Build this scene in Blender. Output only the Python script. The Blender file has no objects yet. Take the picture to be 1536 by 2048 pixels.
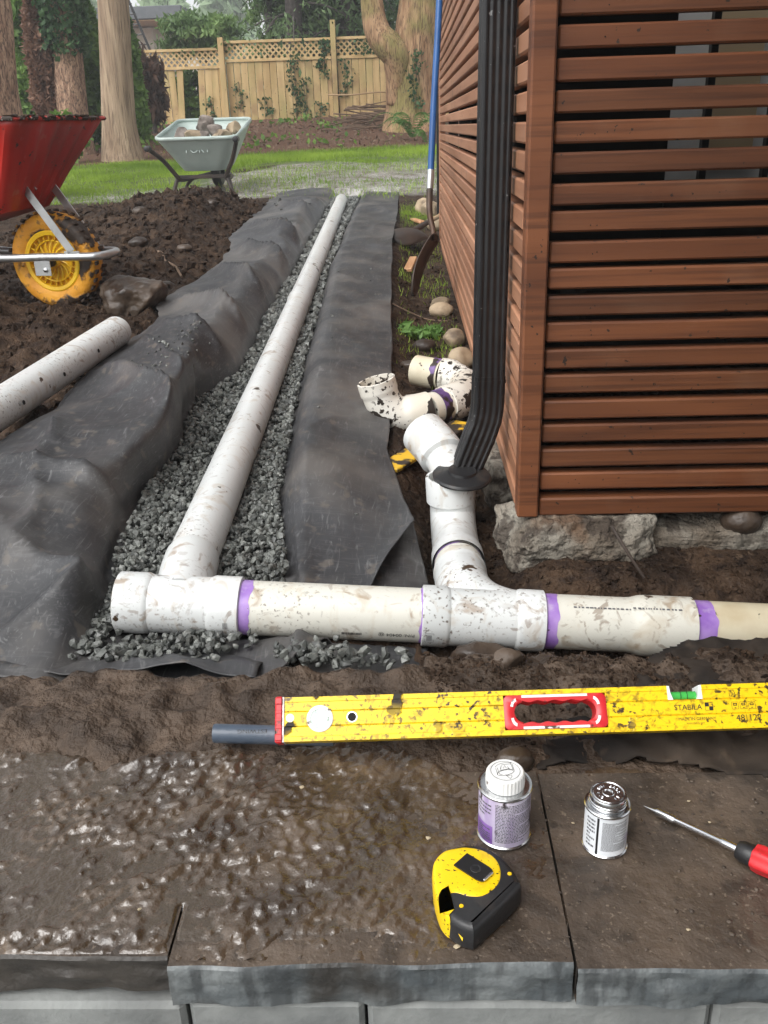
import bpy, bmesh, math, random
import numpy as np
from mathutils import Vector, Matrix, Euler
R = math.radians
random.seed(7); rng = np.random.default_rng(7)
sc = bpy.context.scene
col = sc.collection
# ------------------------------------------------------------------ camera
def make_camera():
    p, ya, r = R(23.0), R(2.0), R(1.8)
    F = Vector((-math.sin(ya)*math.cos(p), math.cos(ya)*math.cos(p), -math.sin(p)))
    X = Vector((math.cos(ya), math.sin(ya), 0)); U = X.cross(F)
    X2 = X*math.cos(r) - U*math.sin(r); U2 = X2.cross(F)
    cd = bpy.data.cameras.new('camera'); cd.sensor_fit = 'VERTICAL'; cd.sensor_height = 24.0
    cd.lens = 1814/2048*24.0; cd.clip_start = .05; cd.clip_end = 500
    co = bpy.data.objects.new('camera', cd); col.objects.link(co)
    m = Matrix((X2, U2, -F)).transposed().to_4x4(); m.translation = (0, 0, .84)
    co.matrix_world = m
    sc.camera = co
make_camera()
# ------------------------------------------------------------------ sky, sun, exposure
SUN_EL, SUN_AZ = R(52), R(-140)      # azimuth measured from +Y towards +X
w = bpy.data.worlds.new('World'); sc.world = w; w.use_nodes = True
nt = w.node_tree
sky = nt.nodes.new('ShaderNodeTexSky'); sky.sky_type = 'NISHITA'; sky.sun_disc = False
sky.sun_elevation = SUN_EL; sky.sun_rotation = SUN_AZ; sky.dust_density = 3.0; sky.air_density = 1.0
hs = nt.nodes.new('ShaderNodeHueSaturation'); hs.inputs['Saturation'].default_value = .12; hs.inputs['Value'].default_value = 1.0
nt.links.new(sky.outputs[0], hs.inputs['Color'])
bg = nt.nodes['Background']; bg.inputs['Strength'].default_value = .15
nt.links.new(hs.outputs[0], bg.inputs['Color'])
sl = bpy.data.lights.new('sun', 'SUN'); sl.energy = 1.1; sl.angle = R(50); sl.color = (1, .985, .965)
so = bpy.data.objects.new('sun', sl); col.objects.link(so)
sd = Vector((math.sin(SUN_AZ)*math.cos(SUN_EL), math.cos(SUN_AZ)*math.cos(SUN_EL), math.sin(SUN_EL)))
so.rotation_euler = sd.to_track_quat('Z', 'Y').to_euler()
sc.view_settings.view_transform = 'Standard'; sc.view_settings.look = 'None'
sc.view_settings.gamma = 1; sc.view_settings.use_curve_mapping = False
sc.view_settings.exposure = .88

# ------------------------------------------------------------------ helpers: noise
def _h(ix, iy, iz):
    n = (ix*374761393 + iy*668265263 + iz*2147483647*3 + iz*1274126177) & 0xffffffff
    n = ((n ^ (n >> 13))*1274126177) & 0xffffffff
    return ((n ^ (n >> 16)) & 0xffff)/65535.0
def vn(x, y, z=0.0):
    x = np.asarray(x, float); y = np.asarray(y, float); z = np.zeros_like(x)+z
    ix, iy, iz = np.floor(x).astype(np.int64), np.floor(y).astype(np.int64), np.floor(z).astype(np.int64)
    fx, fy, fz = x-ix, y-iy, z-iz
    fx, fy, fz = [t*t*t*(t*(t*6-15)+10) for t in (fx, fy, fz)]
    def l(a, b, t): return a+(b-a)*t
    c = [[[_h(ix+i, iy+j, iz+k) for k in (0, 1)] for j in (0, 1)] for i in (0, 1)]
    return l(l(l(c[0][0][0], c[1][0][0], fx), l(c[0][1][0], c[1][1][0], fx), fy),
             l(l(c[0][0][1], c[1][0][1], fx), l(c[0][1][1], c[1][1][1], fx), fy), fz)*2-1
def fbm(x, y, z=0.0, o=4, g=.5):
    s = 0; a = 1.0; t = 0
    for i in range(o):
        s = s+a*vn(np.asarray(x)*2**i+i*17.3, np.asarray(y)*2**i+i*9.1, np.asarray(z)*2**i+i*5.7); t += a; a *= g
    return s/t
def ridge(x, y, z=0.0, o=3):
    s = 0; a = 1.0; t = 0
    for i in range(o):
        s = s+a*(1-np.abs(vn(np.asarray(x)*2**i+i*7.3, np.asarray(y)*2**i+i*3.1, z)))**2; t += a; a *= .5
    return s/t
def sst(a, b, x):
    t = np.clip((np.asarray(x, float)-a)/(b-a), 0, 1); return t*t*(3-2*t)

# ------------------------------------------------------------------ helpers: objects
def tag(o, label=None, cat=None, group=None, kind=None):
    if label: o['label'] = label
    if cat: o['category'] = cat
    if group: o['group'] = group
    if kind: o['kind'] = kind
    return o
def empty(name, loc, label=None, cat=None, group=None, rot=(0, 0, 0)):
    o = bpy.data.objects.new(name, None); col.objects.link(o); o.location = loc; o.rotation_euler = rot
    o.empty_display_size = .05
    return tag(o, label, cat, group)
def root_loc(p):
    while p.parent: p = p.parent
    return Vector(p.location)
class MB:
    def __init__(s): s.v = []; s.f = []; s.n = 0; s.attr = {}
    def add(s, V, Fc):
        V = np.asarray(V, float).reshape(-1, 3); s.v.append(V)
        b = s.n; s.f += [tuple(int(i)+b for i in f) for f in Fc]; s.n += len(V); return s
    def box(s, c, d, bev=.002, M=None):
        d = np.array(d)/2.0; b = min(bev, d.min()*.45)
        V = []; idx = {}
        for i, sx in enumerate((-1, 1)):
            for j, sy in enumerate((-1, 1)):
                for k, sz in enumerate((-1, 1)):
                    for a in range(3):
                        p = np.array([sx, sy, sz])*(d-b); p[a] = (sx, sy, sz)[a]*d[a]
                        idx[(i, j, k, a)] = len(V); V.append(p)
        Fc = []
        for a in range(3):
            o1, o2 = [(1, 2), (2, 0), (0, 1)][a]
            for sgn in (0, 1):
                q = []
                for (u, v) in ((0, 0), (1, 0), (1, 1), (0, 1)):
                    t = [0, 0, 0]; t[a] = sgn; t[o1] = u; t[o2] = v; q.append(idx[(*t, a)])
                Fc.append(q if sgn else q[::-1])
        for a in range(3):          # edges along axis a
            o1, o2 = [(1, 2), (2, 0), (0, 1)][a]
            for u in (0, 1):
                for v in (0, 1):
                    t0 = [0, 0, 0]; t0[o1] = u; t0[o2] = v; t1 = list(t0); t1[a] = 1
                    q = [idx[(*t0, o1)], idx[(*t1, o1)], idx[(*t1, o2)], idx[(*t0, o2)]]
                    Fc.append(q if (u == v) else q[::-1])
        for i in (0, 1):
            for j in (0, 1):
                for k in (0, 1):
                    q = [idx[(i, j, k, 0)], idx[(i, j, k, 1)], idx[(i, j, k, 2)]]
                    Fc.append(q if (i+j+k) % 2 else q[::-1])
        V = np.array(V)
        if M is not None: V = V @ np.array(M).T
        return s.add(V+np.array(c), Fc)
    def sweep(s, path, prof, radii=None, up=(0, 0, 1), cap=True, frames=None):
        P = np.array(path, float); n = len(P); prof = np.array(prof, float); m = len(prof)
        if radii is None: radii = np.ones(n)
        T = np.gradient(P, axis=0); T /= np.linalg.norm(T, axis=1)[:, None]+1e-12
        up = np.array(up, float)
        if abs(T[0] @ up) > .97: up = np.array([0, 1., 0]) if abs(T[0][1]) < .9 else np.array([1., 0, 0])
        a = np.cross(up, T[0]); a /= np.linalg.norm(a)
        V = []
        for i in range(n):
            a = a-T[i]*(a @ T[i]); a /= np.linalg.norm(a); b = np.cross(T[i], a)
            V.append(P[i]+radii[i]*(prof[:, :1]*a+prof[:, 1:]*b))
        V = np.concatenate(V); Fc = []
        for i in range(n-1):
            for j in range(m):
                k = (j+1) % m
                Fc.append((i*m+j, i*m+k, (i+1)*m+k, (i+1)*m+j))
        if cap: Fc.append(tuple(range(m-1, -1, -1))); Fc.append(tuple((n-1)*m+j for j in range(m)))
        return s.add(V, Fc)
    def tube(s, path, r, seg=20, cap=True):
        t = np.linspace(0, 2*math.pi, seg, endpoint=False)
        n = len(path); rr = np.full(n, r, float) if np.isscalar(r) else np.array(r, float)
        return s.sweep(path, np.c_[np.cos(t), np.sin(t)], rr, cap=cap)
    def lathe(s, c, axis, prof, seg=32, cap=False):
        # prof: list of (radius, height along axis)
        ax = np.array(axis, float); ax /= np.linalg.norm(ax)
        u = np.cross(ax, [0, 0, 1.]) if abs(ax[2]) < .9 else np.cross(ax, [1., 0, 0]); u /= np.linalg.norm(u); v = np.cross(ax, u)
        t = np.linspace(0, 2*math.pi, seg, endpoint=False); V = []; Fc = []
        for (r, h) in prof: V.append(np.array(c)+ax*h+r*(np.cos(t)[:, None]*u+np.sin(t)[:, None]*v))
        n = len(prof)
        for i in range(n-1):
            for j in range(seg):
                k = (j+1) % seg; Fc.append((i*seg+j, i*seg+k, (i+1)*seg+k, (i+1)*seg+j))
        if cap: Fc.append(tuple(range(seg-1, -1, -1))); Fc.append(tuple((n-1)*seg+j for j in range(seg)))
        return s.add(np.concatenate(V), Fc)
    def grid(s, P):
        n, m = P.shape[:2]; Fc = []
        idx = np.arange(n*m).reshape(n, m)
        q = np.stack([idx[:-1, :-1], idx[:-1, 1:], idx[1:, 1:], idx[1:, :-1]], -1).reshape(-1, 4)
        return s.add(P.reshape(-1, 3), q.tolist())
    def quads(s, Q):      # Q: (n,4,3)
        n = len(Q); return s.add(Q.reshape(-1, 3), np.arange(n*4).reshape(n, 4).tolist())
    def prism(s, poly, h, M=None, c=(0, 0, 0)):
        poly = np.array(poly, float); n = len(poly)
        V = np.concatenate([np.c_[poly, np.zeros(n)], np.c_[poly, np.full(n, h)]])
        if M is not None: V = V @ np.array(M).T
        Fc = [tuple(range(n-1, -1, -1)), tuple(range(n, 2*n))]+[(i, (i+1) % n, n+(i+1) % n, n+i) for i in range(n)]
        return s.add(V+np.array(c), Fc)
    def build(s, name, mat, parent=None, smooth=True, local=False, kind=None, angle=35, attrs=None):
        V = np.concatenate(s.v) if s.v else np.zeros((0, 3))
        if parent is not None and not local: V = V-np.array(root_loc(parent))
        me = bpy.data.meshes.new(name)
        me.from_pydata(V.tolist(), [], s.f)
        if attrs:
            for k, a in attrs.items():
                at = me.attributes.new(k, 'FLOAT', 'POINT'); at.data.foreach_set('value', np.asarray(a, np.float32))
        me.update()
        if smooth:
            me.polygons.foreach_set('use_smooth', [True]*len(me.polygons))
            if angle and len(me.polygons) < 60000: me.set_sharp_from_angle(angle=R(angle))
        o = bpy.data.objects.new(name, me); col.objects.link(o)
        if mat: me.materials.append(mat)
        if parent is not None: o.parent = parent
        if kind: o['kind'] = kind
        return o
def bez(p0, p1, p2, n=8):
    t = np.linspace(0, 1, n)[:, None]; p0, p1, p2 = map(np.array, (p0, p1, p2))
    return (1-t)**2*p0+2*t*(1-t)*p1+t*t*p2
def spline(pts, n=40):
    P = np.array(pts, float); k = len(P); t = np.linspace(0, k-1, n); out = []
    for u in t:
        i = min(int(u), k-2); f = u-i
        a, b, c, d = P[max(i-1, 0)], P[i], P[i+1], P[min(i+2, k-1)]
        out.append(.5*((2*b)+(-a+c)*f+(2*a-5*b+4*c-d)*f*f+(-a+3*b-3*c+d)*f**3))
    return np.array(out)
_ico = {}
def ico(sub):
    if sub not in _ico:
        bm = bmesh.new(); bmesh.ops.create_icosphere(bm, subdivisions=sub, radius=1)
        _ico[sub] = (np.array([v.co[:] for v in bm.verts]), [tuple(v.index for v in f.verts) for f in bm.faces]); bm.free()
    return _ico[sub]
def rock_mesh(size, seed, sub=3, rough=.25, cuts=4):
    V, Fc = ico(sub); V = V.copy(); r = np.random.default_rng(seed)
    for _ in range(cuts):
        n = r.normal(size=3); n /= np.linalg.norm(n); d = r.uniform(.55, .9)
        t = V @ n; V = V-np.maximum(t-d, 0)[:, None]*n*.9
    f = fbm(V[:, 0]*1.6+seed*3.7, V[:, 1]*1.6, V[:, 2]*1.6+seed, 4)
    V = V*(1+rough*f)[:, None]
    return V*np.array(size), Fc
def rotz(a): c, s = math.cos(a), math.sin(a); return np.array([[c, -s, 0], [s, c, 0], [0, 0, 1]])
def rotax(axis, a): return np.array(Matrix.Rotation(a, 3, Vector(axis)))
def text_verts(body, size, align='CENTER', extrude=0.0):
    cu = bpy.data.curves.new('txt', 'FONT'); cu.body = body; cu.size = size; cu.align_x = align; cu.align_y = 'CENTER'; cu.extrude = extrude
    cu.resolution_u = 3
    ob = bpy.data.objects.new('txt', cu); col.objects.link(ob)
    dg = bpy.context.evaluated_depsgraph_get(); me = ob.evaluated_get(dg).to_mesh()
    V = np.array([v.co[:] for v in me.vertices]).reshape(-1, 3); Fc = [tuple(p.vertices) for p in me.polygons]
    ob.evaluated_get(dg).to_mesh_clear(); bpy.data.objects.remove(ob); bpy.data.curves.remove(cu)
    return V, Fc

# ------------------------------------------------------------------ helpers: materials
def mat(name, c1, c2=None, scale=6, rough=.6, rough2=None, bump=0, bscale=30, metal=0, layers=(), stretch=(1, 1, 1), spec=.5, lo=.35, hi=.65,
        bdetail=6, rscale=None, objvar=0, rand=True, attr=None, trans=0, bump2=None, coat=0):
    m = bpy.data.materials.new(name); m.use_nodes = True; n = m.node_tree.nodes; l = m.node_tree.links
    b = n['Principled BSDF']; tc = n.new('ShaderNodeTexCoord')
    vec = tc.outputs['Object']
    if rand:
        oi = n.new('ShaderNodeObjectInfo'); ma = n.new('ShaderNodeVectorMath'); ma.operation = 'MULTIPLY_ADD'
        cm = n.new('ShaderNodeCombineXYZ'); [l.new(oi.outputs['Random'], cm.inputs[i]) for i in range(3)]
        l.new(cm.outputs[0], ma.inputs[0]); ma.inputs[1].default_value = (13, 7, 5); l.new(vec, ma.inputs[2]); vec = ma.outputs[0]
    def tex(sc_, st=(1, 1, 1), detail=5, kind='noise', dist=0):
        mp = n.new('ShaderNodeMapping'); mp.inputs['Scale'].default_value = st; l.new(vec, mp.inputs['Vector'])
        if kind == 'voronoi':
            t = n.new('ShaderNodeTexVoronoi'); t.inputs['Scale'].default_value = sc_; o = t.outputs['Distance']
        else:
            t = n.new('ShaderNodeTexNoise'); t.inputs['Scale'].default_value = sc_; t.inputs['Detail'].default_value = detail
            t.inputs['Distortion'].default_value = dist; o = t.outputs['Fac']
        l.new(mp.outputs[0], t.inputs['Vector']); return o
    def ramp(o, a, c):
        r = n.new('ShaderNodeMapRange'); r.inputs['From Min'].default_value = a; r.inputs['From Max'].default_value = c; r.clamp = True
        l.new(o, r.inputs['Value']); return r.outputs[0]
    def mixc(f, A, B):
        x = n.new('ShaderNodeMix'); x.data_type = 'RGBA'; l.new(f, x.inputs[0])
        for s_, v in ((6, A), (7, B)):
            if isinstance(v, (tuple, list)): x.inputs[s_].default_value = (*v[:3], 1)
            else: l.new(v, x.inputs[s_])
        return x.outputs[2]
    def mixf(f, A, B):
        x = n.new('ShaderNodeMix'); x.data_type = 'FLOAT'; l.new(f, x.inputs[0])
        for s_, v in ((2, A), (3, B)):
            if isinstance(v, (int, float)): x.inputs[s_].default_value = v
            else: l.new(v, x.inputs[s_])
        return x.outputs[0]
    colr = c1; ro = rough; sp = spec
    if c2 is not None:
        if attr:
            at = n.new('ShaderNodeAttribute'); at.attribute_name = attr; f = at.outputs['Fac']
        else: f = ramp(tex(scale, stretch), lo, hi)
        colr = mixc(f, c1, c2)
    if rough2 is not None: ro = mixf(ramp(tex(rscale or scale*.7, stretch), .38, .62), rough, rough2)
    hgt = None
    for L in layers:
        if L.get('attr'):
            at = n.new('ShaderNodeAttribute'); at.attribute_name = L['attr']; f = at.outputs['Fac']
            if 'scale' in L:
                t = tex(L['scale'], L.get('st', (1, 1, 1)), L.get('detail', 5)); md = n.new('ShaderNodeMath'); md.operation = 'ADD'
                mt = n.new('ShaderNodeMath'); mt.operation = 'MULTIPLY_ADD'; mt.inputs[1].default_value = L.get('amt', .6); mt.inputs[2].default_value = -.5*L.get('amt', .6)
                l.new(t, mt.inputs[0]); l.new(f, md.inputs[0]); l.new(mt.outputs[0], md.inputs[1]); f = ramp(md.outputs[0], L.get('lo', .4), L.get('hi', .6))
        else:
            f = ramp(tex(L['scale'], L.get('st', (1, 1, 1)), L.get('detail', 5), L.get('kind', 'noise'), L.get('dist', 0)), L['lo'], L['hi'])
        if 'mask' in L:      # second noise mask
            f2 = ramp(tex(L['mask'][0]), L['mask'][1], L['mask'][2]); mm = n.new('ShaderNodeMath'); mm.operation = 'MULTIPLY'; l.new(f, mm.inputs[0]); l.new(f2, mm.inputs[1]); f = mm.outputs[0]
        if L.get('a', 1) != 1:
            mm = n.new('ShaderNodeMath'); mm.operation = 'MULTIPLY'; l.new(f, mm.inputs[0]); mm.inputs[1].default_value = L['a']; f = mm.outputs[0]
        cc = L.get('c')
        if cc is not None:
            if L.get('c2'): cc = mixc(ramp(tex(L.get('cscale', 9)), .35, .65), cc, L['c2'])
            colr = mixc(f, colr, cc)
        if 'rough' in L: ro = mixf(f, ro, L['rough'])
        if 'spec' in L: sp = mixf(f, sp, L['spec'])
        if L.get('h'):
            mm = n.new('ShaderNodeMath'); mm.operation = 'MULTIPLY'; l.new(f, mm.inputs[0]); mm.inputs[1].default_value = L['h']
            if hgt is None: hgt = mm.outputs[0]
            else:
                ad = n.new('ShaderNodeMath'); l.new(hgt, ad.inputs[0]); l.new(mm.outputs[0], ad.inputs[1]); hgt = ad.outputs[0]
    if objvar:
        o2 = n.new('ShaderNodeObjectInfo'); mr = n.new('ShaderNodeMapRange'); mr.inputs['To Min'].default_value = 1-objvar; mr.inputs['To Max'].default_value = 1+objvar
        l.new(o2.outputs['Random'], mr.inputs['Value']); hv = n.new('ShaderNodeHueSaturation'); l.new(mr.outputs[0], hv.inputs['Value']); l.new(colr, hv.inputs['Color']); colr = hv.outputs[0]
    if isinstance(colr, (tuple, list)): b.inputs['Base Color'].default_value = (*colr[:3], 1)
    else: l.new(colr, b.inputs['Base Color'])
    if isinstance(ro, (int, float)): b.inputs['Roughness'].default_value = ro
    else: l.new(ro, b.inputs['Roughness'])
    b.inputs['Metallic'].default_value = metal
    if isinstance(sp, (int, float)): b.inputs['Specular IOR Level'].default_value = sp
    else: l.new(sp, b.inputs['Specular IOR Level'])
    if coat: b.inputs['Coat Weight'].default_value = coat; b.inputs['Coat Roughness'].default_value = .08
    if trans: b.inputs['Transmission Weight'].default_value = trans
    nrm = None
    if bump:
        bp = n.new('ShaderNodeBump'); bp.inputs['Strength'].default_value = bump if bump <= 1 else 1; bp.inputs['Distance'].default_value = (.3 if bump < .85 else .75)/bscale
        l.new(tex(bscale, stretch, bdetail), bp.inputs['Height']); nrm = bp.outputs[0]
    if bump2:
        bp = n.new('ShaderNodeBump'); bp.inputs['Strength'].default_value = bump2[0]; bp.inputs['Distance'].default_value = (.3 if bump2[0] < .75 else .7)/bump2[1]
        l.new(tex(bump2[1], bump2[2] if len(bump2) > 2 else (1, 1, 1), 3), bp.inputs['Height'])
        if nrm: l.new(nrm, bp.inputs['Normal'])
        nrm = bp.outputs[0]
    if hgt is not None:
        bp = n.new('ShaderNodeBump'); bp.inputs['Strength'].default_value = 1; bp.inputs['Distance'].default_value = 1
        l.new(hgt, bp.inputs['Height'])
        if nrm: l.new(nrm, bp.inputs['Normal'])
        nrm = bp.outputs[0]
    if nrm: l.new(nrm, b.inputs['Normal'])
    return m
def leafmat(name, c1, c2, rough=.5, scale=2.0):
    m = mat(name, c1, c2, scale=scale, rough=rough, spec=.3, rand=True)
    n = m.node_tree.nodes; l = m.node_tree.links; b = n['Principled BSDF']; o = n['Material Output']
    t = n.new('ShaderNodeBsdfTranslucent'); mx = n.new('ShaderNodeMixShader'); mx.inputs[0].default_value = .35
    src = b.inputs['Base Color'].links[0].from_socket; l.new(src, t.inputs['Color'])
    l.new(b.outputs[0], mx.inputs[1]); l.new(t.outputs[0], mx.inputs[2]); l.new(mx.outputs[0], o.inputs['Surface'])
    return m
SOIL1, SOIL2 = (.020, .0118, .0072), (.060, .036, .0215)
MUD1, MUD2 = (.036, .0235, .0155), (.092, .063, .043)
MT = {}
MT['ground'] = mat('ground_soil', SOIL1, SOIL2, scale=9, rough=.92, rough2=.6, bump=1, bscale=40, rscale=20, bump2=(.8, 130), rand=False, spec=.22, layers=[
    dict(c=(.018, .011, .008), scale=24, lo=.52, hi=.66, a=.8),
    dict(c=(.13, .088, .058), scale=60, lo=.60, hi=.72, a=.6),
    dict(attr='mulch', scale=5, amt=.5, c=(.075, .040, .026), c2=(.16, .088, .056), cscale=22, rough=.9),
    dict(attr='wet', scale=2.2, amt=.9, lo=.30, hi=.7, c=(.40, .385, .36), c2=(.17, .155, .13), cscale=7, rough=.12, spec=.9),  # wet ground; its pale grey paints in the sky reflection
    dict(attr='grassy', scale=5, amt=1.5, c=(.07, .10, .025), c2=(.12, .15, .04), cscale=8, rough=.7),
    dict(attr='mud', scale=7, amt=.5, c=MUD1, c2=MUD2, cscale=14, rough=.62, spec=.35)])
MT['mud'] = mat('wet_mud', (.040, .026, .016), (.098, .068, .044), scale=9, rough=.08, rough2=.34, bump=.84, bscale=130, rscale=22, rand=False, spec=1.0,
    layers=[dict(c=(.16, .11, .065), scale=13, lo=.58, hi=.75, a=.5), dict(c=(.03, .02, .013), scale=30, lo=.58, hi=.68, a=.6), dict(attr='water', c=(.055, .038, .023), rough=.025)])
MT['slab'] = mat('muddy_slab', (.042, .0305, .022), (.098, .071, .051), scale=9, rough=.8, rough2=.5, bump=.84, bscale=60, rand=False, layers=[
    dict(c=(.13, .10, .075), scale=4, lo=.5, hi=.75, a=.5), dict(c=(.03, .022, .016), scale=16, lo=.55, hi=.64, a=.7, h=.0008), dict(c=(.20, .16, .12), scale=170, lo=.63, hi=.68, a=.6),
    dict(c=(.026, .019, .014), scale=28, lo=.6, hi=.68, a=.7, h=.0006), dict(c=(.16, .12, .08), scale=55, lo=.70, hi=.74, a=.6)], bump2=(.5, 300))
MT['bluestone'] = mat('bluestone_edge', (.06, .07, .075), (.19, .205, .205), scale=14, rough=.55, rough2=.4, bump=.8, bscale=30, rand=True, stretch=(1, 1, 1), layers=[
    dict(c=(.035, .038, .04), scale=30, lo=.5, hi=.62, st=(1.6, 1, .25), a=.7), dict(c=(.025, .021, .017), scale=5, lo=.54, hi=.62, a=.9)])
MT['bluestone_dark'] = mat('bluestone_edge_muddy', (.024, .021, .018), (.05, .042, .034), scale=9, rough=.5, bump=.7, bscale=40)
MT['block'] = mat('grey_block', (.15, .158, .155), (.25, .26, .25), scale=11, rough=.8, bump=.5, bscale=70, layers=[dict(c=(.1, .1, .095), scale=4, lo=.5, hi=.7, a=.6)])
MT['gravel'] = mat('crushed_gravel', (.034, .037, .035), (.215, .225, .205), attr='rnd', rough=.45, bump=.5, bscale=90, rand=False, spec=.6, layers=[
    dict(c=(.40, .40, .37), scale=70, lo=.62, hi=.7, a=.5), dict(c=(.04, .035, .028), scale=30, lo=.55, hi=.68, a=.5)])
MT['fabric'] = mat('geotextile', (.024, .024, .026), (.043, .044, .047), scale=2.5, rough=.58, rough2=.46, bump=.12, bscale=400, rand=False, spec=.5, layers=[
    dict(c=(.20, .20, .205), scale=95, st=(1, .10, 1), lo=.54, hi=.70, detail=8, a=.16, dist=1.5), dict(c=(.20, .20, .205), scale=95, st=(.10, 1, 1), lo=.54, hi=.70, detail=8, a=.16, dist=1.5), dict(c=(.26, .26, .26), scale=34, st=(1, .10, 1), lo=.61, hi=.7, detail=8, a=.3, dist=4),
    dict(c=(.17, .155, .14), scale=3.1, lo=.48, hi=.70, a=.5), dict(c=(.13, .11, .09), scale=26, lo=.6, hi=.68, a=.5)])
MT['oldfabric'] = mat('dirty_cloth', (.013, .011, .010), (.050, .038, .029), scale=7, rough=.9, bump=.4, bscale=260, spec=.2, rand=False, layers=[
    dict(c=(.10, .072, .05), scale=24, lo=.6, hi=.75, a=.6)])
PVC_L = [dict(c=(.45, .36, .22), scale=5, lo=.56, hi=.8, a=.2), dict(c=(.24, .14, .06), scale=19, lo=.60, hi=.70, a=.6, dist=1.2), dict(c=(.38, .26, .13), scale=7, st=(2.5, 2.5, .7), lo=.57, hi=.7, a=.3, dist=2), dict(c=(.09, .06, .038), scale=130, lo=.58, hi=.67, a=.85, mask=(4, .46, .66)), dict(c=(.16, .09, .045), scale=13, st=(1, 1, 1), lo=.60, hi=.66, a=.55, dist=3.5, mask=(6, .45, .6)), dict(c=(.05, .032, .02), scale=45, lo=.67, hi=.70, a=.8, mask=(7, .5, .62)), dict(c=(.06, .038, .022), scale=11, lo=.69, hi=.70, h=.0008)]
MT['pvc'] = mat('white_pvc', (.60, .62, .61), (.67, .685, .675), scale=3, rough=.32, layers=PVC_L, spec=.5)
MT['pvc_cream'] = mat('cream_pvc', (.62, .605, .53), (.67, .66, .595), scale=3, rough=.38, layers=PVC_L+[dict(c=(.40, .27, .13), scale=11, lo=.6, hi=.78, a=.4, dist=1.5)])
MT['pvc_old'] = mat('muddy_pvc', (.66, .62, .52), (.72, .70, .64), scale=4, rough=.45, layers=[dict(c=(.36, .24, .12), scale=6, lo=.5, hi=.72, a=.5), dict(c=(.022, .015, .010), scale=20, lo=.575, hi=.59, h=.0015, rough=.7), dict(c=(.03, .02, .014), scale=70, lo=.575, hi=.60, mask=(8, .42, .55))])
MT['pvc_tan'] = mat('tan_old_pvc', (.56, .49, .33), (.62, .57, .44), scale=4, rough=.5, layers=[dict(c=(.32, .2, .09), scale=9, lo=.5, hi=.72, a=.5), dict(c=(.03, .02, .012), scale=40, lo=.66, hi=.7)])
MT['primer'] = mat('purple_primer', (.26, .13, .45), (.42, .27, .60), scale=22, rough=.3, layers=[dict(c=(.6, .55, .6), scale=30, lo=.62, hi=.75, a=.6), dict(c=(.05, .03, .02), scale=60, lo=.7, hi=.73)])
MT['primer_dark'] = mat('dark_primer', (.07, .04, .12), (.20, .11, .33), scale=20, rough=.45, layers=[dict(c=(.03, .02, .015), scale=16, lo=.52, hi=.56)])
MT['ink'] = mat('black_ink', (.012, .012, .013), rough=.5)
MT['inkgrey'] = mat('grey_ink', (.10, .10, .11), rough=.5)
MT['hole'] = mat('dark_hole', (.012, .009, .007), rough=.9)
MT['wood_front'] = mat('stained_cedar', (.100, .0320, .0115), (.165, .0575, .0215), scale=3.2, rough=.5, objvar=.28, stretch=(.25, .25, 3), bump=.12, bscale=120, layers=[
    dict(c=(.055, .018, .0075), scale=26, st=(.10, .10, 3.6), lo=.48, hi=.66, a=.65), dict(c=(.26, .15, .09), scale=5, lo=.58, hi=.74, a=.18), dict(c=(.02, .01, .006), scale=50, lo=.69, hi=.71)])
MT['wood_side'] = mat('weathered_skylit_cedar', (.27, .118, .060), (.40, .20, .115), scale=3, rough=.6, objvar=.15, stretch=(.25, .2, 3), bump=.15, bscale=110, layers=[  # paler than the front cedar: skylight on the side wall is in the colour
    dict(c=(.17, .075, .04), scale=18, st=(.12, .12, 3.2), lo=.52, hi=.72, a=.5), dict(c=(.07, .045, .035), scale=3.2, st=(1, 1.6, .15), lo=.62, hi=.76, a=.6)])
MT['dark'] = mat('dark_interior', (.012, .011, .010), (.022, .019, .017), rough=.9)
MT['rock'] = mat('round_stone', (.24, .175, .11), (.42, .33, .22), scale=9, rough=.7, objvar=.25, bump=.4, bscale=40, layers=[dict(c=(.05, .035, .025), scale=12, lo=.55, hi=.68, a=.7)])
MT['rock_grey'] = mat('grey_stone', (.12, .095, .08), (.26, .22, .19), scale=11, rough=.7, bump=.8, bscale=30, layers=[dict(c=(.05, .035, .025), scale=9, lo=.5, hi=.62, a=.7)])
MT['rock_dark'] = mat('muddy_stone', (.045, .031, .021), (.12, .085, .06), scale=10, rough=.6, rough2=.3, bump=.7, bscale=30, layers=[dict(c=(.03, .02, .014), scale=5, lo=.45, hi=.6)])
MT['concrete'] = mat('old_concrete', (.165, .148, .12), (.33, .305, .255), scale=8, rough=.9, bump=1, bscale=34, bump2=(1, 90), layers=[dict(c=(.10, .07, .045), scale=6, lo=.45, hi=.62, a=.7), dict(c=(.04, .028, .02), scale=16, lo=.52, hi=.60, a=.85, h=-.002), dict(c=(.13, .07, .035), scale=7, lo=.58, hi=.68, a=.6)])
MT['black_al'] = mat('black_painted_metal', (.008, .008, .009), (.016, .016, .017), rough=.32, layers=[dict(c=(.25, .25, .25), scale=90, lo=.71, hi=.73, a=.7), dict(c=(.04, .037, .034), scale=9, lo=.55, hi=.75, a=.3, rough=.5)])
MT['black_rub'] = mat('black_rubber', (.010, .010, .011), (.022, .022, .023), rough=.42, bump=.3, bscale=200, layers=[dict(c=(.09, .07, .055), scale=18, lo=.56, hi=.72, a=.5)])
LEVL = [dict(c=(.022, .016, .011), scale=26, lo=.615, hi=.645, h=.0010, rough=.7, mask=(5, .45, .55)), dict(c=(.05, .032, .015), scale=130, lo=.57, hi=.64, mask=(7, .38, .56)), dict(c=(.20, .11, .01), scale=60, lo=.53, hi=.66, a=.55, dist=2)]
MT['yellow'] = mat('yellow_paint', (.80, .50, .004), (.87, .60, .01), scale=3, rough=.33, layers=LEVL)
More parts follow.
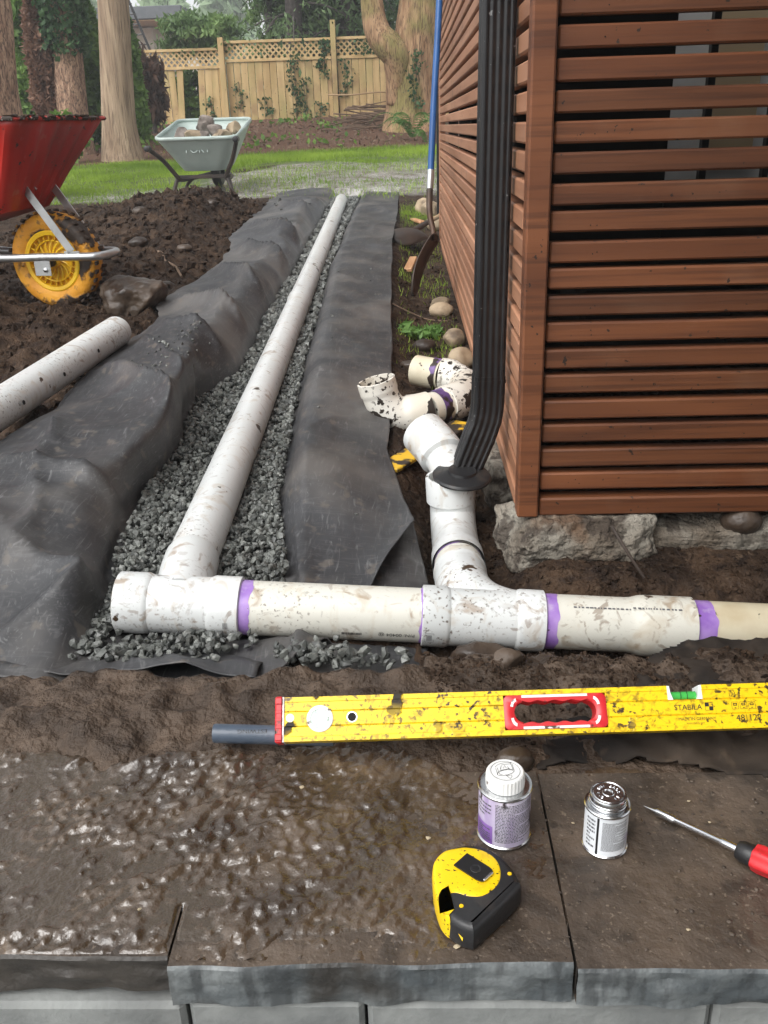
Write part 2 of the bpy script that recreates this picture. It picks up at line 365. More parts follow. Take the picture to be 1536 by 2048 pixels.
MT['tape_yellow'] = mat('tape_yellow', (.82, .52, .004), (.87, .58, .008), scale=3, rough=.3, layers=[dict(c=(.03, .02, .012), scale=190, lo=.63, hi=.66), dict(c=(.25, .14, .01), scale=30, lo=.6, hi=.7, a=.4)])
MT['red_plastic'] = mat('red_plastic', (.52, .016, .022), (.62, .03, .035), rough=.35, layers=[dict(c=(.05, .03, .02), scale=40, lo=.63, hi=.68)])
MT['white_plastic'] = mat('white_plastic', (.72, .72, .70), (.8, .8, .78), rough=.35, layers=[dict(c=(.08, .055, .035), scale=50, lo=.64, hi=.68)])
MT['green_vial'] = mat('green_vial', (.03, .30, .05), (.08, .5, .10), rough=.12, spec=.7)
MT['pale_vial'] = mat('pale_green_vial', (.45, .62, .50), (.58, .7, .62), scale=40, rough=.15, layers=[dict(c=(.03, .02, .015), scale=60, lo=.56, hi=.6)])
MT['steel'] = mat('bright_steel', (.62, .63, .64), rough=.25, metal=1, layers=[dict(c=(.3, .26, .28), scale=60, lo=.60, hi=.74, a=.4, rough=.5)])
MT['chrome'] = mat('chrome', (.80, .81, .83), rough=.12, metal=1)
MT['galv'] = mat('galvanised_steel', (.42, .43, .43), (.58, .59, .59), scale=14, rough=.38, metal=.85, layers=[dict(c=(.08, .05, .035), scale=9, lo=.58, hi=.7, a=.8, rough=.7)])
MT['red_tray'] = mat('red_tray', (.42, .018, .012), (.52, .03, .02), scale=3, rough=.42, layers=[dict(c=(.16, .05, .03), scale=2.5, lo=.5, hi=.7, a=.5), dict(c=(.5, .2, .17), scale=35, st=(1, 1, .12), lo=.63, hi=.7, a=.4),dict(c=(.10, .02, .012), scale=5, st=(1, 1, .3), lo=.52, hi=.75, a=.45), dict(c=(.03, .02, .015), scale=30, lo=.66, hi=.7)])
MT['muddy_lip'] = mat('muddy_red_lip', (.42, .02, .015), (.5, .03, .02), rough=.5, layers=[dict(c=(.035, .026, .02), scale=22, lo=.42, hi=.5, h=.003, rough=.8), dict(c=(.35, .33, .3), scale=90, lo=.62, hi=.68)])
MT['yellow_hub'] = mat('yellow_plastic_hub', (.78, .46, .01), (.85, .55, .015), rough=.35, layers=[dict(c=(.10, .055, .02), scale=10, lo=.6, hi=.75, a=.6)])
MT['tyre'] = mat('muddy_yellow_tyre', (.55, .22, .012), (.70, .33, .02), scale=6, rough=.6, bump=.6, bscale=30, layers=[dict(c=(.030, .018, .011), scale=7, lo=.52, hi=.56, h=.004), dict(c=(.10, .05, .02), scale=30, lo=.55, hi=.65, a=.7)])
MT['tread'] = mat('muddy_tyre_tread', (.035, .021, .013), (.40, .19, .02), scale=9, lo=.56, hi=.66, rough=.7, bump=.8, bscale=35)
MT['green_tub'] = mat('green_plastic_tub', (.33, .40, .37), (.44, .52, .48), scale=4, rough=.4, layers=[dict(c=(.14, .13, .11), scale=4, lo=.5, hi=.75, a=.4)])
MT['brown_steel'] = mat('brown_steel', (.022, .016, .013), (.05, .033, .024), rough=.5)
MT['blue_paint'] = mat('blue_fibreglass', (.012, .075, .24), (.018, .10, .30), rough=.35, layers=[dict(c=(.05, .06, .08), scale=20, lo=.6, hi=.75, a=.4)])
MT['bluegrey'] = mat('blue_grey_grip', (.045, .065, .095), (.075, .095, .125), scale=8, rough=.35, bump=.3, bscale=120, layers=[dict(c=(.05, .036, .025), scale=14, lo=.62, hi=.72, a=.8)])
MT['rusty'] = mat('dull_steel', (.045, .033, .027), (.10, .078, .064), scale=12, rough=.5, metal=.4, layers=[dict(c=(.10, .045, .02), scale=9, lo=.55, hi=.7, a=.6)])
MT['ashwood'] = mat('wooden_handle', (.30, .19, .09), (.42, .28, .15), scale=6, stretch=(.2, 1, 1), rough=.6)
MT['cutwood'] = mat('split_wood', (.42, .20, .09), (.58, .34, .18), scale=9, stretch=(3, .3, 1), rough=.7, bump=.4, bscale=60)
MT['fence'] = mat('cedar_fence', (.42, .28, .12), (.60, .43, .21), scale=2.2, stretch=(3, 3, .4), rough=.75, bump=.3, bscale=40, layers=[dict(c=(.28, .27, .09), scale=1.6, st=(1, 1, .6), lo=.48, hi=.72, a=.6), dict(c=(.24, .12, .075), scale=2.3, lo=.55, hi=.72, a=.5), dict(c=(.10, .055, .03), scale=24, lo=.68, hi=.72, a=.8)])
MT['lattice'] = mat('fence_lattice', (.50, .34, .15), (.62, .45, .23), rough=.75)
MT['bark'] = mat('brown_bark', (.22, .125, .08), (.46, .30, .20), scale=16, stretch=(1.6, 1.6, .4), rough=.9, bump=1, bscale=34, layers=[dict(c=(.06, .035, .025), scale=44, st=(1.3, 1.3, .5), lo=.50, hi=.60, a=.75)])
MT['bark_smooth'] = mat('smooth_bark', (.25, .17, .11), (.42, .31, .21), scale=5, stretch=(2.4, 2.4, .15), rough=.85, bump=1, bscale=26, layers=[dict(c=(.12, .08, .05), scale=22, st=(2, 2, .10), lo=.5, hi=.64, a=.7)])
MT['bark_moss'] = mat('mossy_bark', (.30, .165, .085), (.50, .32, .18), scale=7, stretch=(2.2, 2.2, .3), rough=.9, bump=1, bscale=36, layers=[dict(c=(.22, .21, .06), scale=2.2, lo=.47, hi=.62, a=.75), dict(c=(.09, .05, .028), scale=26, st=(2.4, 2.4, .22), lo=.50, hi=.62, a=.75)])
MT['bark_dark'] = mat('dark_bark', (.035, .026, .022), (.10, .085, .078), scale=12, rough=.9)
MT['brown_leaf'] = leafmat('dead_foliage', (.14, .075, .05), (.32, .19, .13), scale=3)
MT['dead_dark'] = leafmat('dark_dead_foliage', (.045, .025, .018), (.15, .085, .06), scale=4)
MT['hedge'] = leafmat('cedar_hedge_leaf', (.06, .13, .025), (.19, .32, .07), scale=2.5)
MT['ivy'] = leafmat('ivy_leaf', (.03, .075, .03), (.10, .19, .075), scale=6)
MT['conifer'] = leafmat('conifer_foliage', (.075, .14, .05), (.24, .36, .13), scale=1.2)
MT['conifer_dark'] = leafmat('dark_conifer_foliage', (.045, .085, .038), (.15, .23, .09), scale=1.0)  # deeper green for the conifers behind the fence
MT['maple'] = leafmat('bright_leaf', (.10, .19, .03), (.26, .36, .07), scale=1.2)
MT['fargreen_misted'] = leafmat('far_foliage_misted', (.22, .33, .17), (.42, .54, .33), scale=.5)  # paleness of rain mist is put into the leaf colour
MT['redleaf'] = leafmat('red_leaf', (.28, .035, .03), (.42, .09, .07), scale=2)
MT['weed'] = leafmat('weed_leaf', (.07, .16, .025), (.20, .33, .06), scale=5)
MT['fern'] = leafmat('fern_leaf', (.06, .15, .03), (.18, .32, .09), scale=5)
MT['grass'] = leafmat('grass_blade', (.15, .25, .025), (.34, .48, .06), scale=.9)
MT['wall_pale'] = mat('pale_render', (.55, .51, .43), (.62, .58, .5), rough=.8)
MT['roof_grey'] = mat('grey_fascia', (.085, .095, .105), (.11, .12, .13), rough=.6)
MT['soffit'] = mat('wood_soffit', (.45, .27, .13), (.52, .33, .17), rough=.6)
MT['roof_red'] = mat('red_roof', (.36, .10, .06), (.42, .15, .09), rough=.8)
MT['white_paint'] = mat('white_paint', (.72, .72, .70), (.78, .78, .76), rough=.5)
MT['paleglass'] = mat('tan_board', (.55, .42, .26), rough=.6)
MT['twig'] = mat('twig', (.11, .07, .045), (.2, .135, .09), rough=.9)
MT['chip'] = mat('pale_chip', (.4, .33, .22), rough=.8)
MT['label_white'] = mat('can_label', (.66, .69, .72), (.74, .76, .78), rough=.4, layers=[dict(c=(.2, .1, .35), scale=14, lo=.6, hi=.72, a=.6), dict(c=(.03, .02, .02), scale=40, lo=.68, hi=.71)])
MT['label_purple'] = mat('purple_label', (.20, .09, .36), (.30, .17, .47), scale=20, rough=.35, layers=[dict(c=(.05, .02, .09), scale=25, lo=.6, hi=.7, a=.7)])
MT['label_lilac'] = mat('lilac_label', (.52, .47, .62), (.64, .60, .70), scale=20, rough=.35, layers=[dict(c=(.20, .09, .34), scale=14, st=(1.6, 1.6, .3), lo=.46, hi=.62, a=.75), dict(c=(.04, .025, .03), scale=40, lo=.64, hi=.68)])
MT['yellow_dirty'] = mat('dirty_yellow_board', (.62, .36, .01), (.7, .42, .02), rough=.6, layers=[dict(c=(.03, .02, .014), scale=18, lo=.46, hi=.52, h=.001)])

# ================================================================== SETTING
def zp(Y): return (np.asarray(Y, float)-1.7)*.22/7.26          # height of the long pipe's axis
def px_(Y): return np.interp(Y, [1.5, 1.78, 8.96], [-.463, -.484, -.62])
# ---- fabric lines (x, z) along Y
_LY = [1.28, 1.44, 1.6, 2.0, 2.2, 2.7, 3.15, 3.7, 4.05, 5.0, 5.8, 6.5, 7.1, 8.5, 9.6]
_LX = [-1.25, -1.25, -1.22, -1.12, -1.06, -1.02, -1.02, -1.05, -1.08, -1.02, -1.11, -1.17, -1.18, -1.23, -1.25]
_SY = [1.28, 1.45, 1.6, 1.9, 2.05, 2.45, 3.06, 3.7, 4.8, 5.95, 7.5, 9.6]
_SX = [-.78, -.74, -.72, -.745, -.70, -.70, -.735, -.72, -.75, -.75, -.77, -.8]
_SH = [-.05, -.01, .05, .12, .13, .14, .135, .13, .13, .12, .11, .05]
_GLY = [1.3, 1.45, 1.6, 1.82, 2.12, 2.25, 2.48, 2.7, 2.9, 3.06, 3.18, 4.58, 5.11, 7.14, 9.05, 9.6]
_GLX = [-.60, -.61, -.61, -.647, -.665, -.66, -.657, -.684, -.70, -.648, -.60, -.647, -.635, -.667, -.698, -.70]
_GRY = [1.3, 1.6, 1.76, 2.1, 2.68, 3.43, 4.33, 5.4, 7.1, 8.2, 9.6]
_GRX = [-.25, -.26, -.285, -.345, -.375, -.412, -.436, -.474, -.48, -.485, -.47]
_RY = [1.3, 1.45, 1.57, 1.95, 2.2, 2.43, 3.09, 4.27, 6.17, 7.5, 9.3, 9.6]
_RX = [.01, .005, -.002, .001, -.032, -.07, -.063, -.083, -.105, -.085, -.085, -.085]
def wave(y, f, s): return vn(np.asarray(y)*f+s, np.zeros_like(np.asarray(y, float))+s*1.7)
def fabric_row(Y):
    """control points (x, z) of the sheet across the trench at distance Y"""
    L = np.interp(Y, _LY, _LX); S = np.interp(Y, _SY, _SX); H = np.interp(Y, _SY, _SH)
    GL = np.interp(Y, _GLY, _GLX); GR = np.interp(Y, _GRY, _GRX); RE = np.interp(Y, _RY, _RX)
    z0 = float(zp(Y)); zg = z0-.03 if Y > 1.7 else -.045
    S = min(S+.03*float(wave(Y, 2.2, 3)), GL-.02); H = H+.035*float(wave(Y, 1.9, 8))*(1 if Y > 1.9 else 0)
    rh = np.interp(Y, [1.3, 1.6, 1.9, 2.3, 3, 5, 7, 9.6], [-.05, -.04, .0, .035, .05, .045, .035, .02])
    re = np.interp(Y, [1.3, 1.6, 1.95, 2.3, 3, 4.3, 6.2, 7.5, 9.6], [-.06, -.055, -.05, -.02, .0, .005, .03, .02, .01])
    le = np.interp(Y, [1.3, 1.6, 2.0, 2.6, 4, 6, 9.6], [.0, .035, .09, .10, .09, .09, .04])
    w_ = RE-GR
    X = [L, L+.35*(S-L), L+.75*(S-L), S, S+.6*(GL-S), GL, .5*(GL+GR), GR, GR+.14*w_, GR+.3*w_, GR+.65*w_, RE]
    Z = [z0+le, z0+.55*le+.5*H, z0+.92*H+.01, z0+H, z0+.45*H, zg, zg-.03, zg-.005, z0+.6*rh, z0+rh, z0+.55*rh+.45*re, z0+re]
    return np.array(X), np.array(Z)
FY = np.concatenate([np.arange(1.27, 3.2, .012), np.arange(3.2, 5.5, .02), np.arange(5.5, 9.62, .035)])
NU = 150
def smooth_cross(X, Z, u):
    k = len(X)-1; t = u*k; i = np.minimum(t.astype(int), k-1); f = t-i
    def cr(P):
        a = P[np.maximum(i-1, 0)]; b = P[i]; c = P[i+1]; d = P[np.minimum(i+2, k)]
        return .5*((2*b)+(-a+c)*f+(2*a-5*b+4*c-d)*f*f+(-a+3*b-3*c+d)*f**3)
    return cr(X), cr(Z)
_u = np.linspace(0, 1, NU)
FP = np.zeros((len(FY), NU, 3))
for _i, _Y in enumerate(FY):
    _X, _Z = fabric_row(_Y); x_, z_ = smooth_cross(_X, _Z, _u); FP[_i] = np.c_[x_, np.full(NU, _Y), z_]
def fabric_detail():
    x, y, z = FP[..., 0].copy(), FP[..., 1].copy(), FP[..., 2].copy()
    u = np.broadcast_to(_u, x.shape)
    left = sst(.47, .40, u); right = sst(.62, .72, u); edge = np.minimum(1, np.minimum(u, 1-u)*12+.25)
    # long soft folds + sharp creases on the left sheet, cross ripples on the right one
    q = x*.75+y*.66; p = -x*.66+y*.75
    fold = (ridge(q*2.3+.4*fbm(x*3, y*3, 4), p*1.1, 1.0, 2)-.45)*.075+(ridge(q*5.2+.6*fbm(x*4, y*4, 9), p*2.5, 3.0, 2)-.5)*.028
    near = sst(1.32, 1.75, y)
    tent = 0
    for x0, y0, x1, y1, am, wd in ((-.63, 1.56, -.80, 1.38, .07, .05), (-.63, 1.56, -1.05, 1.85, .06, .055), (-.72, 1.95, -.98, 2.05, .05, .04), (-.67, 2.45, -.95, 2.86, .075, .05), (-.66, 2.68, -.92, 3.12, .05, .035), (-.70, 3.15, -1.02, 3.28, .06, .05),
                                  (-.71, 3.62, -1.02, 3.95, .07, .05), (-.72, 4.35, -1.0, 4.75, .08, .06), (-.74, 5.2, -1.05, 5.55, .08, .07), (-.75, 6.0, -1.1, 6.5, .09, .08), (-.77, 7.2, -1.15, 7.7, .08, .09), (-.9, 2.2, -1.1, 2.6, .03, .03), (-.8, 1.7, -.95, 2.3, .025, .025)):
        d_ = np.array((x1-x0, y1-y0)); L2 = (d_**2).sum(); t_ = np.clip(((x-x0)*d_[0]+(y-y0)*d_[1])/L2, -.1, 1); wob = .03*fbm(x*5, y*5, 13)
        dd = np.hypot(x-x0-t_*d_[0]+wob, y-y0-t_*d_[1]+wob); tent = tent+am*(np.exp(-dd/wd)-.16*np.exp(-(dd/(wd*4))**2))*(1-.45*t_)
    dz = left*edge*(fold*.40*(.35+.65*near)+1.15*tent*sst(.0, .12, u)+.003*fbm(x*9, y*9, 2)+.006*(ridge(q*7+.5*fbm(x*6, y*6, 3), p*2.2, 8., 2)-.5))
    far = sst(3.5, 6.5, y)
    rip = (ridge(y*1.6+.9*fbm(x*2, y*.8, 5), x*1.2, 6., 2)-.5)
    dz += right*edge*(rip*(.02+.03*far)+.010*fbm(x*7, y*5, 12)+.05*(sst(2.35, 2.15, y)*sst(1.9, 2.1, y))*(1-sst(.86, .97, u))*sst(.70, .8, u)*.6)
    dx = left*.03*fbm(x*3+3, y*3, 6)*near
    e = .018*fbm(y*3.1, x*0+2, 3)
    x = x+dx+np.where(u > .985, e*.4, 0)+np.where(u < .015, e*2.2, 0)
    return np.stack([x, y, z+dz], -1)
FPd = fabric_detail()
def fabric_floor(xs, ys):
    """undetailed sheet height at points, nan outside"""
    out = np.full(xs.shape, np.nan)
    for Y in np.unique(ys):
        if Y < FY[0] or Y > FY[-1]: continue
        i = int(np.clip(np.searchsorted(FY, Y), 0, len(FY)-1)); m = ys == Y; xx = FPd[i, :, 0]; o_ = np.argsort(xx)
        xr = xs[m]; v = np.interp(xr, xx[o_], FPd[i, o_, 2]); v[(xr < xx.min()-.005) | (xr > xx.max()+.005)] = np.nan; out[m] = v
    return out
# ---- terrain
_GY = [-8, 1.0, 1.35, 1.7, 3, 5, 6.9, 8.7, 10, 15, 17.5, 20, 26, 60, 130]
_GZ = [0, 0, -.02, -.03, .03, .085, .12, .215, .31, .555, .83, 1.04, 1.15, 1.5, 2.0]
def ground_h(x, y, detail=True):
    x = np.asarray(x, float); y = np.asarray(y, float)
    g = np.interp(y, _GY, _GZ)
    gw = np.interp(y, [1.3, 1.9, 2.6, 3.2, 5, 6.5, 7.5, 8.7], [-.06, -.075, -.05, -.03, -.015, .02, .12, .215])
    k = sst(-.12, .06, x)*sst(1.2, 1.6, y)*sst(9, 8, y)
    z = g*(1-k)+gw*k
    # spoil to the left of the trench
    lft = sst(-.75, -1.15, x)*sst(1.3, 2.2, y)*sst(9.4, 7.8, y)
    z = z+.09*lft*(.7+.5*fbm(x*1.3, y*1.3, 4, 2))
    Le = np.interp(y, _LY, _LX); mf = sst(.0, .40, Le-x)
    for cx, cy, sx, sy, a in ((-1.5, 6.4, .62, 1.0, .20), (-1.15, 7.6, .5, .7, .16), (-2.0, 7.2, .6, .8, .12), (-1.5, 4.75, .45, .5, .10), (-2.1, 3.3, .8, .6, .05), (-1.72, 3.95, .5, .25, .07)):
        z = z+mf*a*np.exp(-((x-cx)/sx)**2-((y-cy)/sy)**2)
    # trench dug round the cross pipe on the right
    dig = sst(-.03, .05, x)*sst(1.38, 1.50, y)*sst(2.55, 2.2, y)*(1-1.0*sst(.18, .32, x)*sst(1.64, 1.80, y))
    z = z-.055*dig-.03*dig*sst(.1, .5, x)
    # mud lip along the paving
    lip = sst(.985, 1.17, y+.045*fbm(x*6, y*6, 2)+.015*fbm(x*22, y*22, 5))*sst(1.42, 1.28, y)
    mudm = sst(1.5, 1.36, y+.03*fbm(x*5, y*5))
    lipr = np.interp(x, [-2, -.6, -.2, .1, .45, 1], [.034, .030, .030, .026, .015, .02])
    z = np.where(y < 1.42, (z-.006*sst(1.15, 1.0, y))*(1-lip)+lip*(lipr+z*.3), z)
    z = np.where(y < 1.0, z-.05*sst(1.0, .985, y), z)
    if detail:
        rough = sst(1.0, 1.14, y)*sst(9.3, 8.4, y)
        n1 = fbm(x*5.5, y*5.5, 1.0, 5, .55); n2 = ridge(x*16, y*16, 2.0, 3)
        z = z+rough*(n1*(.020+.035*lft)+(n2-.55)*(.012+.022*lft))
        z = z+rough*(fbm(x*38, y*38, 4., 3)*.009+np.maximum(fbm(x*23, y*23, 14., 2)-.1, 0)*.02*lft)
        z = z+mudm*sst(1.0, 1.12, y)*((ridge(x*11+.5*fbm(x*7, y*7), y*7, 5., 2)-.6)*.015+fbm(x*34, y*46, 6., 3)*.009+(np.abs(fbm(x*16, y*16, 9., 3))-.2)*.020)
        z = z+dig*(fbm(x*14, y*14, 3.0, 3)*.018)
        z = z+sst(9, 11, y)*fbm(x*.8, y*.8, 8, 3)*.05
        # footprints-like churn of the wet lawn
        z = z+sst(8.5, 9.5, y)*sst(15, 13, y)*fbm(x*6, y*4, 5, 3)*.018
    return z
def graded(a, b, d0, k):
    out = [a]
    while out[-1] < b: out.append(out[-1]+max(d0, (out[-1]-a)*k))
    return np.array(out)
gy = np.concatenate([np.arange(.97, 1.5, .0065), np.arange(1.5, 2.0, .0085), np.arange(2.0, 3.4, .013), np.arange(3.4, 9.5, .026), graded(9.5, 130, .06, .045)])
gxr = graded(1.25, 60, .03, .12); gxl = -graded(1.75, 60, .03, .10)[::-1]
gx = np.concatenate([gxl, np.arange(-1.72, 1.25, .0115), gxr])
GX, GY_ = np.meshgrid(gx, gy)
GZ = ground_h(GX, GY_)
fl = fabric_floor(GX.ravel(), GY_.ravel()).reshape(GX.shape)
GZ = np.where(np.isnan(fl), GZ, np.minimum(GZ, fl-.035))
far = GY_
bed = far+.5*fbm(GX*.7, GY_*.7, 3)+.62*np.clip(-2.0-GX, 0, 4)
A_mulch = sst(14.3, 15.0, bed)
A_wet_sheen = sst(8.6, 9.6, far)*sst(14.4, 12.0, far+1.2*sst(-.9, -2.5, GX)*2)*(.85)
A_grass = np.maximum(sst(9.0, 10.5, far)*sst(15.0, 14.4, bed)*np.maximum(sst(-1.7, -2.6, GX), sst(11.5, 13.2, far)), .42*sst(7.0, 7.5, far)*sst(8.8, 8.2, far)*sst(-.05, .05, GX)*sst(.4, .3, GX))
A_mud = sst(1.5, 1.36, GY_)
_g = MB().grid(np.stack([GX, GY_, GZ], -1))
ground = _g.build('ground', MT['ground'], attrs=dict(mulch=A_mulch.ravel(), wet=A_wet_sheen.ravel(), grassy=A_grass.ravel(), mud=A_mud.ravel()), angle=None)
tag(ground, kind='structure')
def gz(x, y): return float(ground_h(np.array([x]), np.array([y]))[0])
# lower level in front of the low patio wall, where the photographer stands
lg = MB().grid(np.stack(np.meshgrid(np.linspace(-30, 30, 30), np.linspace(-30, .9, 30), indexing='ij')+[np.full((30, 30), -.42)], -1)).build('lower_terrace', MT['block'], angle=None)
tag(lg, kind='structure')
lf = MB().box((-16.25, .95, -.22), (30, .2, .40)).build('terrace_bank', MT['ground']); tag(lf, kind='structure')
# ---- low wall: coping slabs and grey blocks, each stone a piece
patio = empty('patio_wall', (0, .8, -.42)); tag(patio, 'low stone wall capped with muddy bluestone slabs under the cans and tape measure', 'wall')
def slab(x0, x1, y0, y1, th, seed, edge):
    n = max(8, int((x1-x0)/.012)); xs = np.linspace(x0, x1, n)
    fr = y0+.006*fbm(xs*9+seed, xs*0, seed, 3); bot = -th+.006*fbm(xs*7+seed, xs*0+3, seed, 3)
    rows = [np.c_[xs, np.full(n, y1), np.full(n, -.04)], np.c_[xs, np.full(n, y1), np.zeros(n)], np.c_[xs, fr+.03, 0*xs], np.c_[xs, fr+.003, -.0005+0*xs], np.c_[xs, fr, -.004+0*xs]]
    for t in np.linspace(.15, 1, 9): rows.append(np.c_[xs, fr+.006*fbm(xs*22, xs*0+t*4, seed+5, 3), -.004+(bot+.004)*t])
    rows.append(np.c_[xs, fr+.1, bot])
    P = np.array(rows); o = MB().grid(P).build('coping_slab', MT['slab'], patio, angle=40)
    o.data.materials.append(edge)
    for pl in o.data.polygons:
        if abs(pl.normal.y) > .4: pl.material_index = 1
    e = MB()
    for xx in (x0, x1):
        e.add([(xx, y0+.004, -.002), (xx, y1, -.002), (xx, y1, -th+.004), (xx, y0+.006, -th+.004)], [(0, 1, 2, 3)])
    e.build('slab_end', MT['bluestone_dark'], o)
slab(-1.40, -.8585, .735, 1.035, .05, 3, MT['bluestone_dark'])
slab(-.8555, -.2815, .728, 1.03, .05, 1, MT['bluestone_dark'])
slab(-.2785, .1655, .714, 1.035, .056, 2, MT['bluestone'])
slab(.1685, .7, .709, 1.03, .050, 4, MT['bluestone'])
slab(.703, 1.4, .712, 1.03, .050, 5, MT['bluestone'])
for r_, (zt, zb) in enumerate(((-.0585, -.16), (-.163, -.28), (-.283, -.42))):
    xs = [-1.4]; rr = random.Random(r_*5+2)
    while xs[-1] < 1.3: xs.append(min(1.4, xs[-1]+rr.uniform(.26, .40)))
    if r_ == 0: xs = [-1.4, -.98, -.62, -.265, -.063, .322, .7, 1.05, 1.4]
    for a_, b_ in zip(xs[:-1], xs[1:]):
        MB().box(((a_+b_)/2, .80, (zt+zb)/2), (b_-a_-.004, .17+rr.uniform(-.006, .006), zt-zb-.004), .006).build('grey_block', MT['block'], patio)
# ---- wet mud smeared over the slabs
mx_ = np.arange(-1.38, .72, .0032); my_ = np.arange(.722, 1.12, .0032)
MX, MY = np.meshgrid(mx_, my_)
thick = np.interp(MX, [-1.4, -.3, -.05, .12, .2, .75], [.0036, .0030, .0018, -.0008, -.0022, -.0030])
ca, sa = math.cos(.7), math.sin(.7); MU, MV = MX*ca+MY*sa+.012*fbm(MX*14, MY*14, 2), (-MX*sa+MY*ca)*1.5+.012*fbm(MX*14, MY*14, 5)
wide = np.interp(MX, [-1.4, -.2, .05, .2, .7], [1, .95, .7, .35, .3])
lump = .4*(1-np.abs(vn(MU*62, MV*62, 3.))*2)+.6*fbm(MU*90, MV*90, 9., 3)+.5*np.maximum(0, fbm(MU*30, MV*34, 19., 2))
MZ = thick+wide*(np.interp(MX, [-1.4, -.35, -.1, .1], [.0105, .0092, .0060, .004])*lump+.0050*fbm(MX*15, MY*15, 1, 3)+.0016*fbm(MX*150, MY*150, 7., 2))
wl = thick+np.interp(MX, [-1.4, -.45, -.15, .1, .2], [.0004, .0002, -.0008, -.003, -.02])+.0038*fbm(MX*5, MY*5, 21., 2)
water = sst(-.0002, .0006, wl-MZ)*(MX < .2); MZ = np.maximum(MZ, wl)
MZ = MZ+.006*sst(1.0, 1.06, MY)*wide-.035*sst(1.045, 1.075, MY+.055*fbm(MX*7, MY*7, 31., 3)+.012*fbm(MX*40, MY*40, 3, 2)-np.interp(MX, [-.1, .2], [.03, -.03]))
for jx, m0 in ((-.28, .79), (.167, 1.1)):
    jw = np.abs(MX-jx-.003*fbm(MY*30, MX*0, 3)); MZ = np.where((jw < .0030) & (MY < m0+.02*fbm(MX*5, MY*5)), -.02, MZ)
MZ = MZ-.004*sst(.03, .0, MY-.735)*(1+fbm(MX*25, MY*25, 8, 2))
front = np.interp(MX, [-1.4, -.86, -.8559, -.2815, -.2785, .1655, .1685, .75], [.737, .737, .731, .731, .717, .717, .713, .713])+.003*fbm(MX*9, MX*0, 4)
MY2 = np.maximum(MY, front)
MZ = np.where(MY <= front, -.004-.3*np.maximum(0, .7-MY), MZ)
mud = MB().grid(np.stack([MX, MY2, MZ], -1)).build('wet_mud', MT['mud'], angle=None, attrs=dict(water=water.ravel()))
tag(mud, 'glossy wet brown mud smeared over the paving slabs', 'mud', kind='stuff')

# ================================================================== FABRIC AND GRAVEL
fab_root = empty('landscape_fabric', (-.6, 3, 0), 'black landscape fabric lining the gravel trench along the long white pipe', 'landscape fabric')
# the right flap ends on a slanting fold near the cross pipe
def under_pipe(x, y, z):
    """keep the sheet below the cross pipe that lies on it"""
    ax_ = -.002-.0679*(x+.578); dy = np.abs(y-1.556); r_ = .064
    lim = np.where(dy < r_, ax_-np.sqrt(np.maximum(r_*r_-dy*dy, 0)), ax_+np.minimum((dy-r_)*1.2, .3)+.0)
    return np.where((x > -.62) & (y < 1.80) & (y > 1.25), np.minimum(z, lim), z)
def fabric_mesh():
    P = FPd; n, m = P.shape[:2]
    fold_y = np.interp(P[..., 0], [-.30, -.125, -.071, .01], [1.30, 1.56, 1.73, 1.98])
    u = np.broadcast_to(_u, (n, m))
    keep = ~((u > .64) & (P[..., 1] < fold_y))
    idx = np.arange(n*m).reshape(n, m); a = MB()
    q = np.stack([idx[:-1, :-1], idx[:-1, 1:], idx[1:, 1:], idx[1:, :-1]], -1)
    k = keep[:-1, :-1] & keep[:-1, 1:] & keep[1:, 1:] & keep[1:, :-1]
    # lift the fold edge a little
    lift = sst(1.60, 1.8, P[..., 1])*np.where(u > .64, .035*np.exp(-np.maximum(0, P[..., 1]-fold_y)/.12), 0)*sst(.64, .72, u)
    P2 = P.copy(); P2[..., 2] += lift
    for j in range(m):          # pull the cut edge onto the clean slanting fold
        if _u[j] <= .64: continue
        cut = P[:, j, 1] < fold_y[:, j]
        if not cut.any(): continue
        i0 = int(np.argmax(~cut)); P2[:i0, j] = P2[i0, j]; P2[:i0, j, 1] = fold_y[i0, j]
    k = np.ones_like(k); k[:, :] = True
    P2[..., 2] = under_pipe(P2[..., 0], P2[..., 1], P2[..., 2]); a.add(P2.reshape(-1, 3), q[k].tolist()); return a
ob = fabric_mesh().build('sheet', MT['fabric'], fab_root, angle=None)
md = ob.modifiers.new('th', 'SOLIDIFY'); md.thickness = .0025; md.offset = -1
# lower layer under the fold, running under the cross pipe
lx, ly = np.meshgrid(np.linspace(0, 1, 60), np.linspace(0, 1, 60))
y0f = 1.36+.06*lx**3+.015*np.sin(lx*9)
LX_ = -.30+lx*(.312+.02*np.sin(ly*4)); LY_ = y0f+ly*(2.05-y0f)
LZ_ = -.075+.055*ly+.012*(ridge(LX_*6+LY_*3, LY_*5, 2., 2)-.5)-.015*lx+.008*fbm(LX_*8, LY_*8, 3)
LZ_ = LZ_-.012*sst(.85, 1, lx)
LZ_ = under_pipe(LX_, LY_, LZ_)
ob = MB().grid(np.stack([LX_, LY_, LZ_], -1)).build('folded_flap', MT['fabric'], fab_root, angle=None)
md = ob.modifiers.new('th', 'SOLIDIFY'); md.thickness = .002
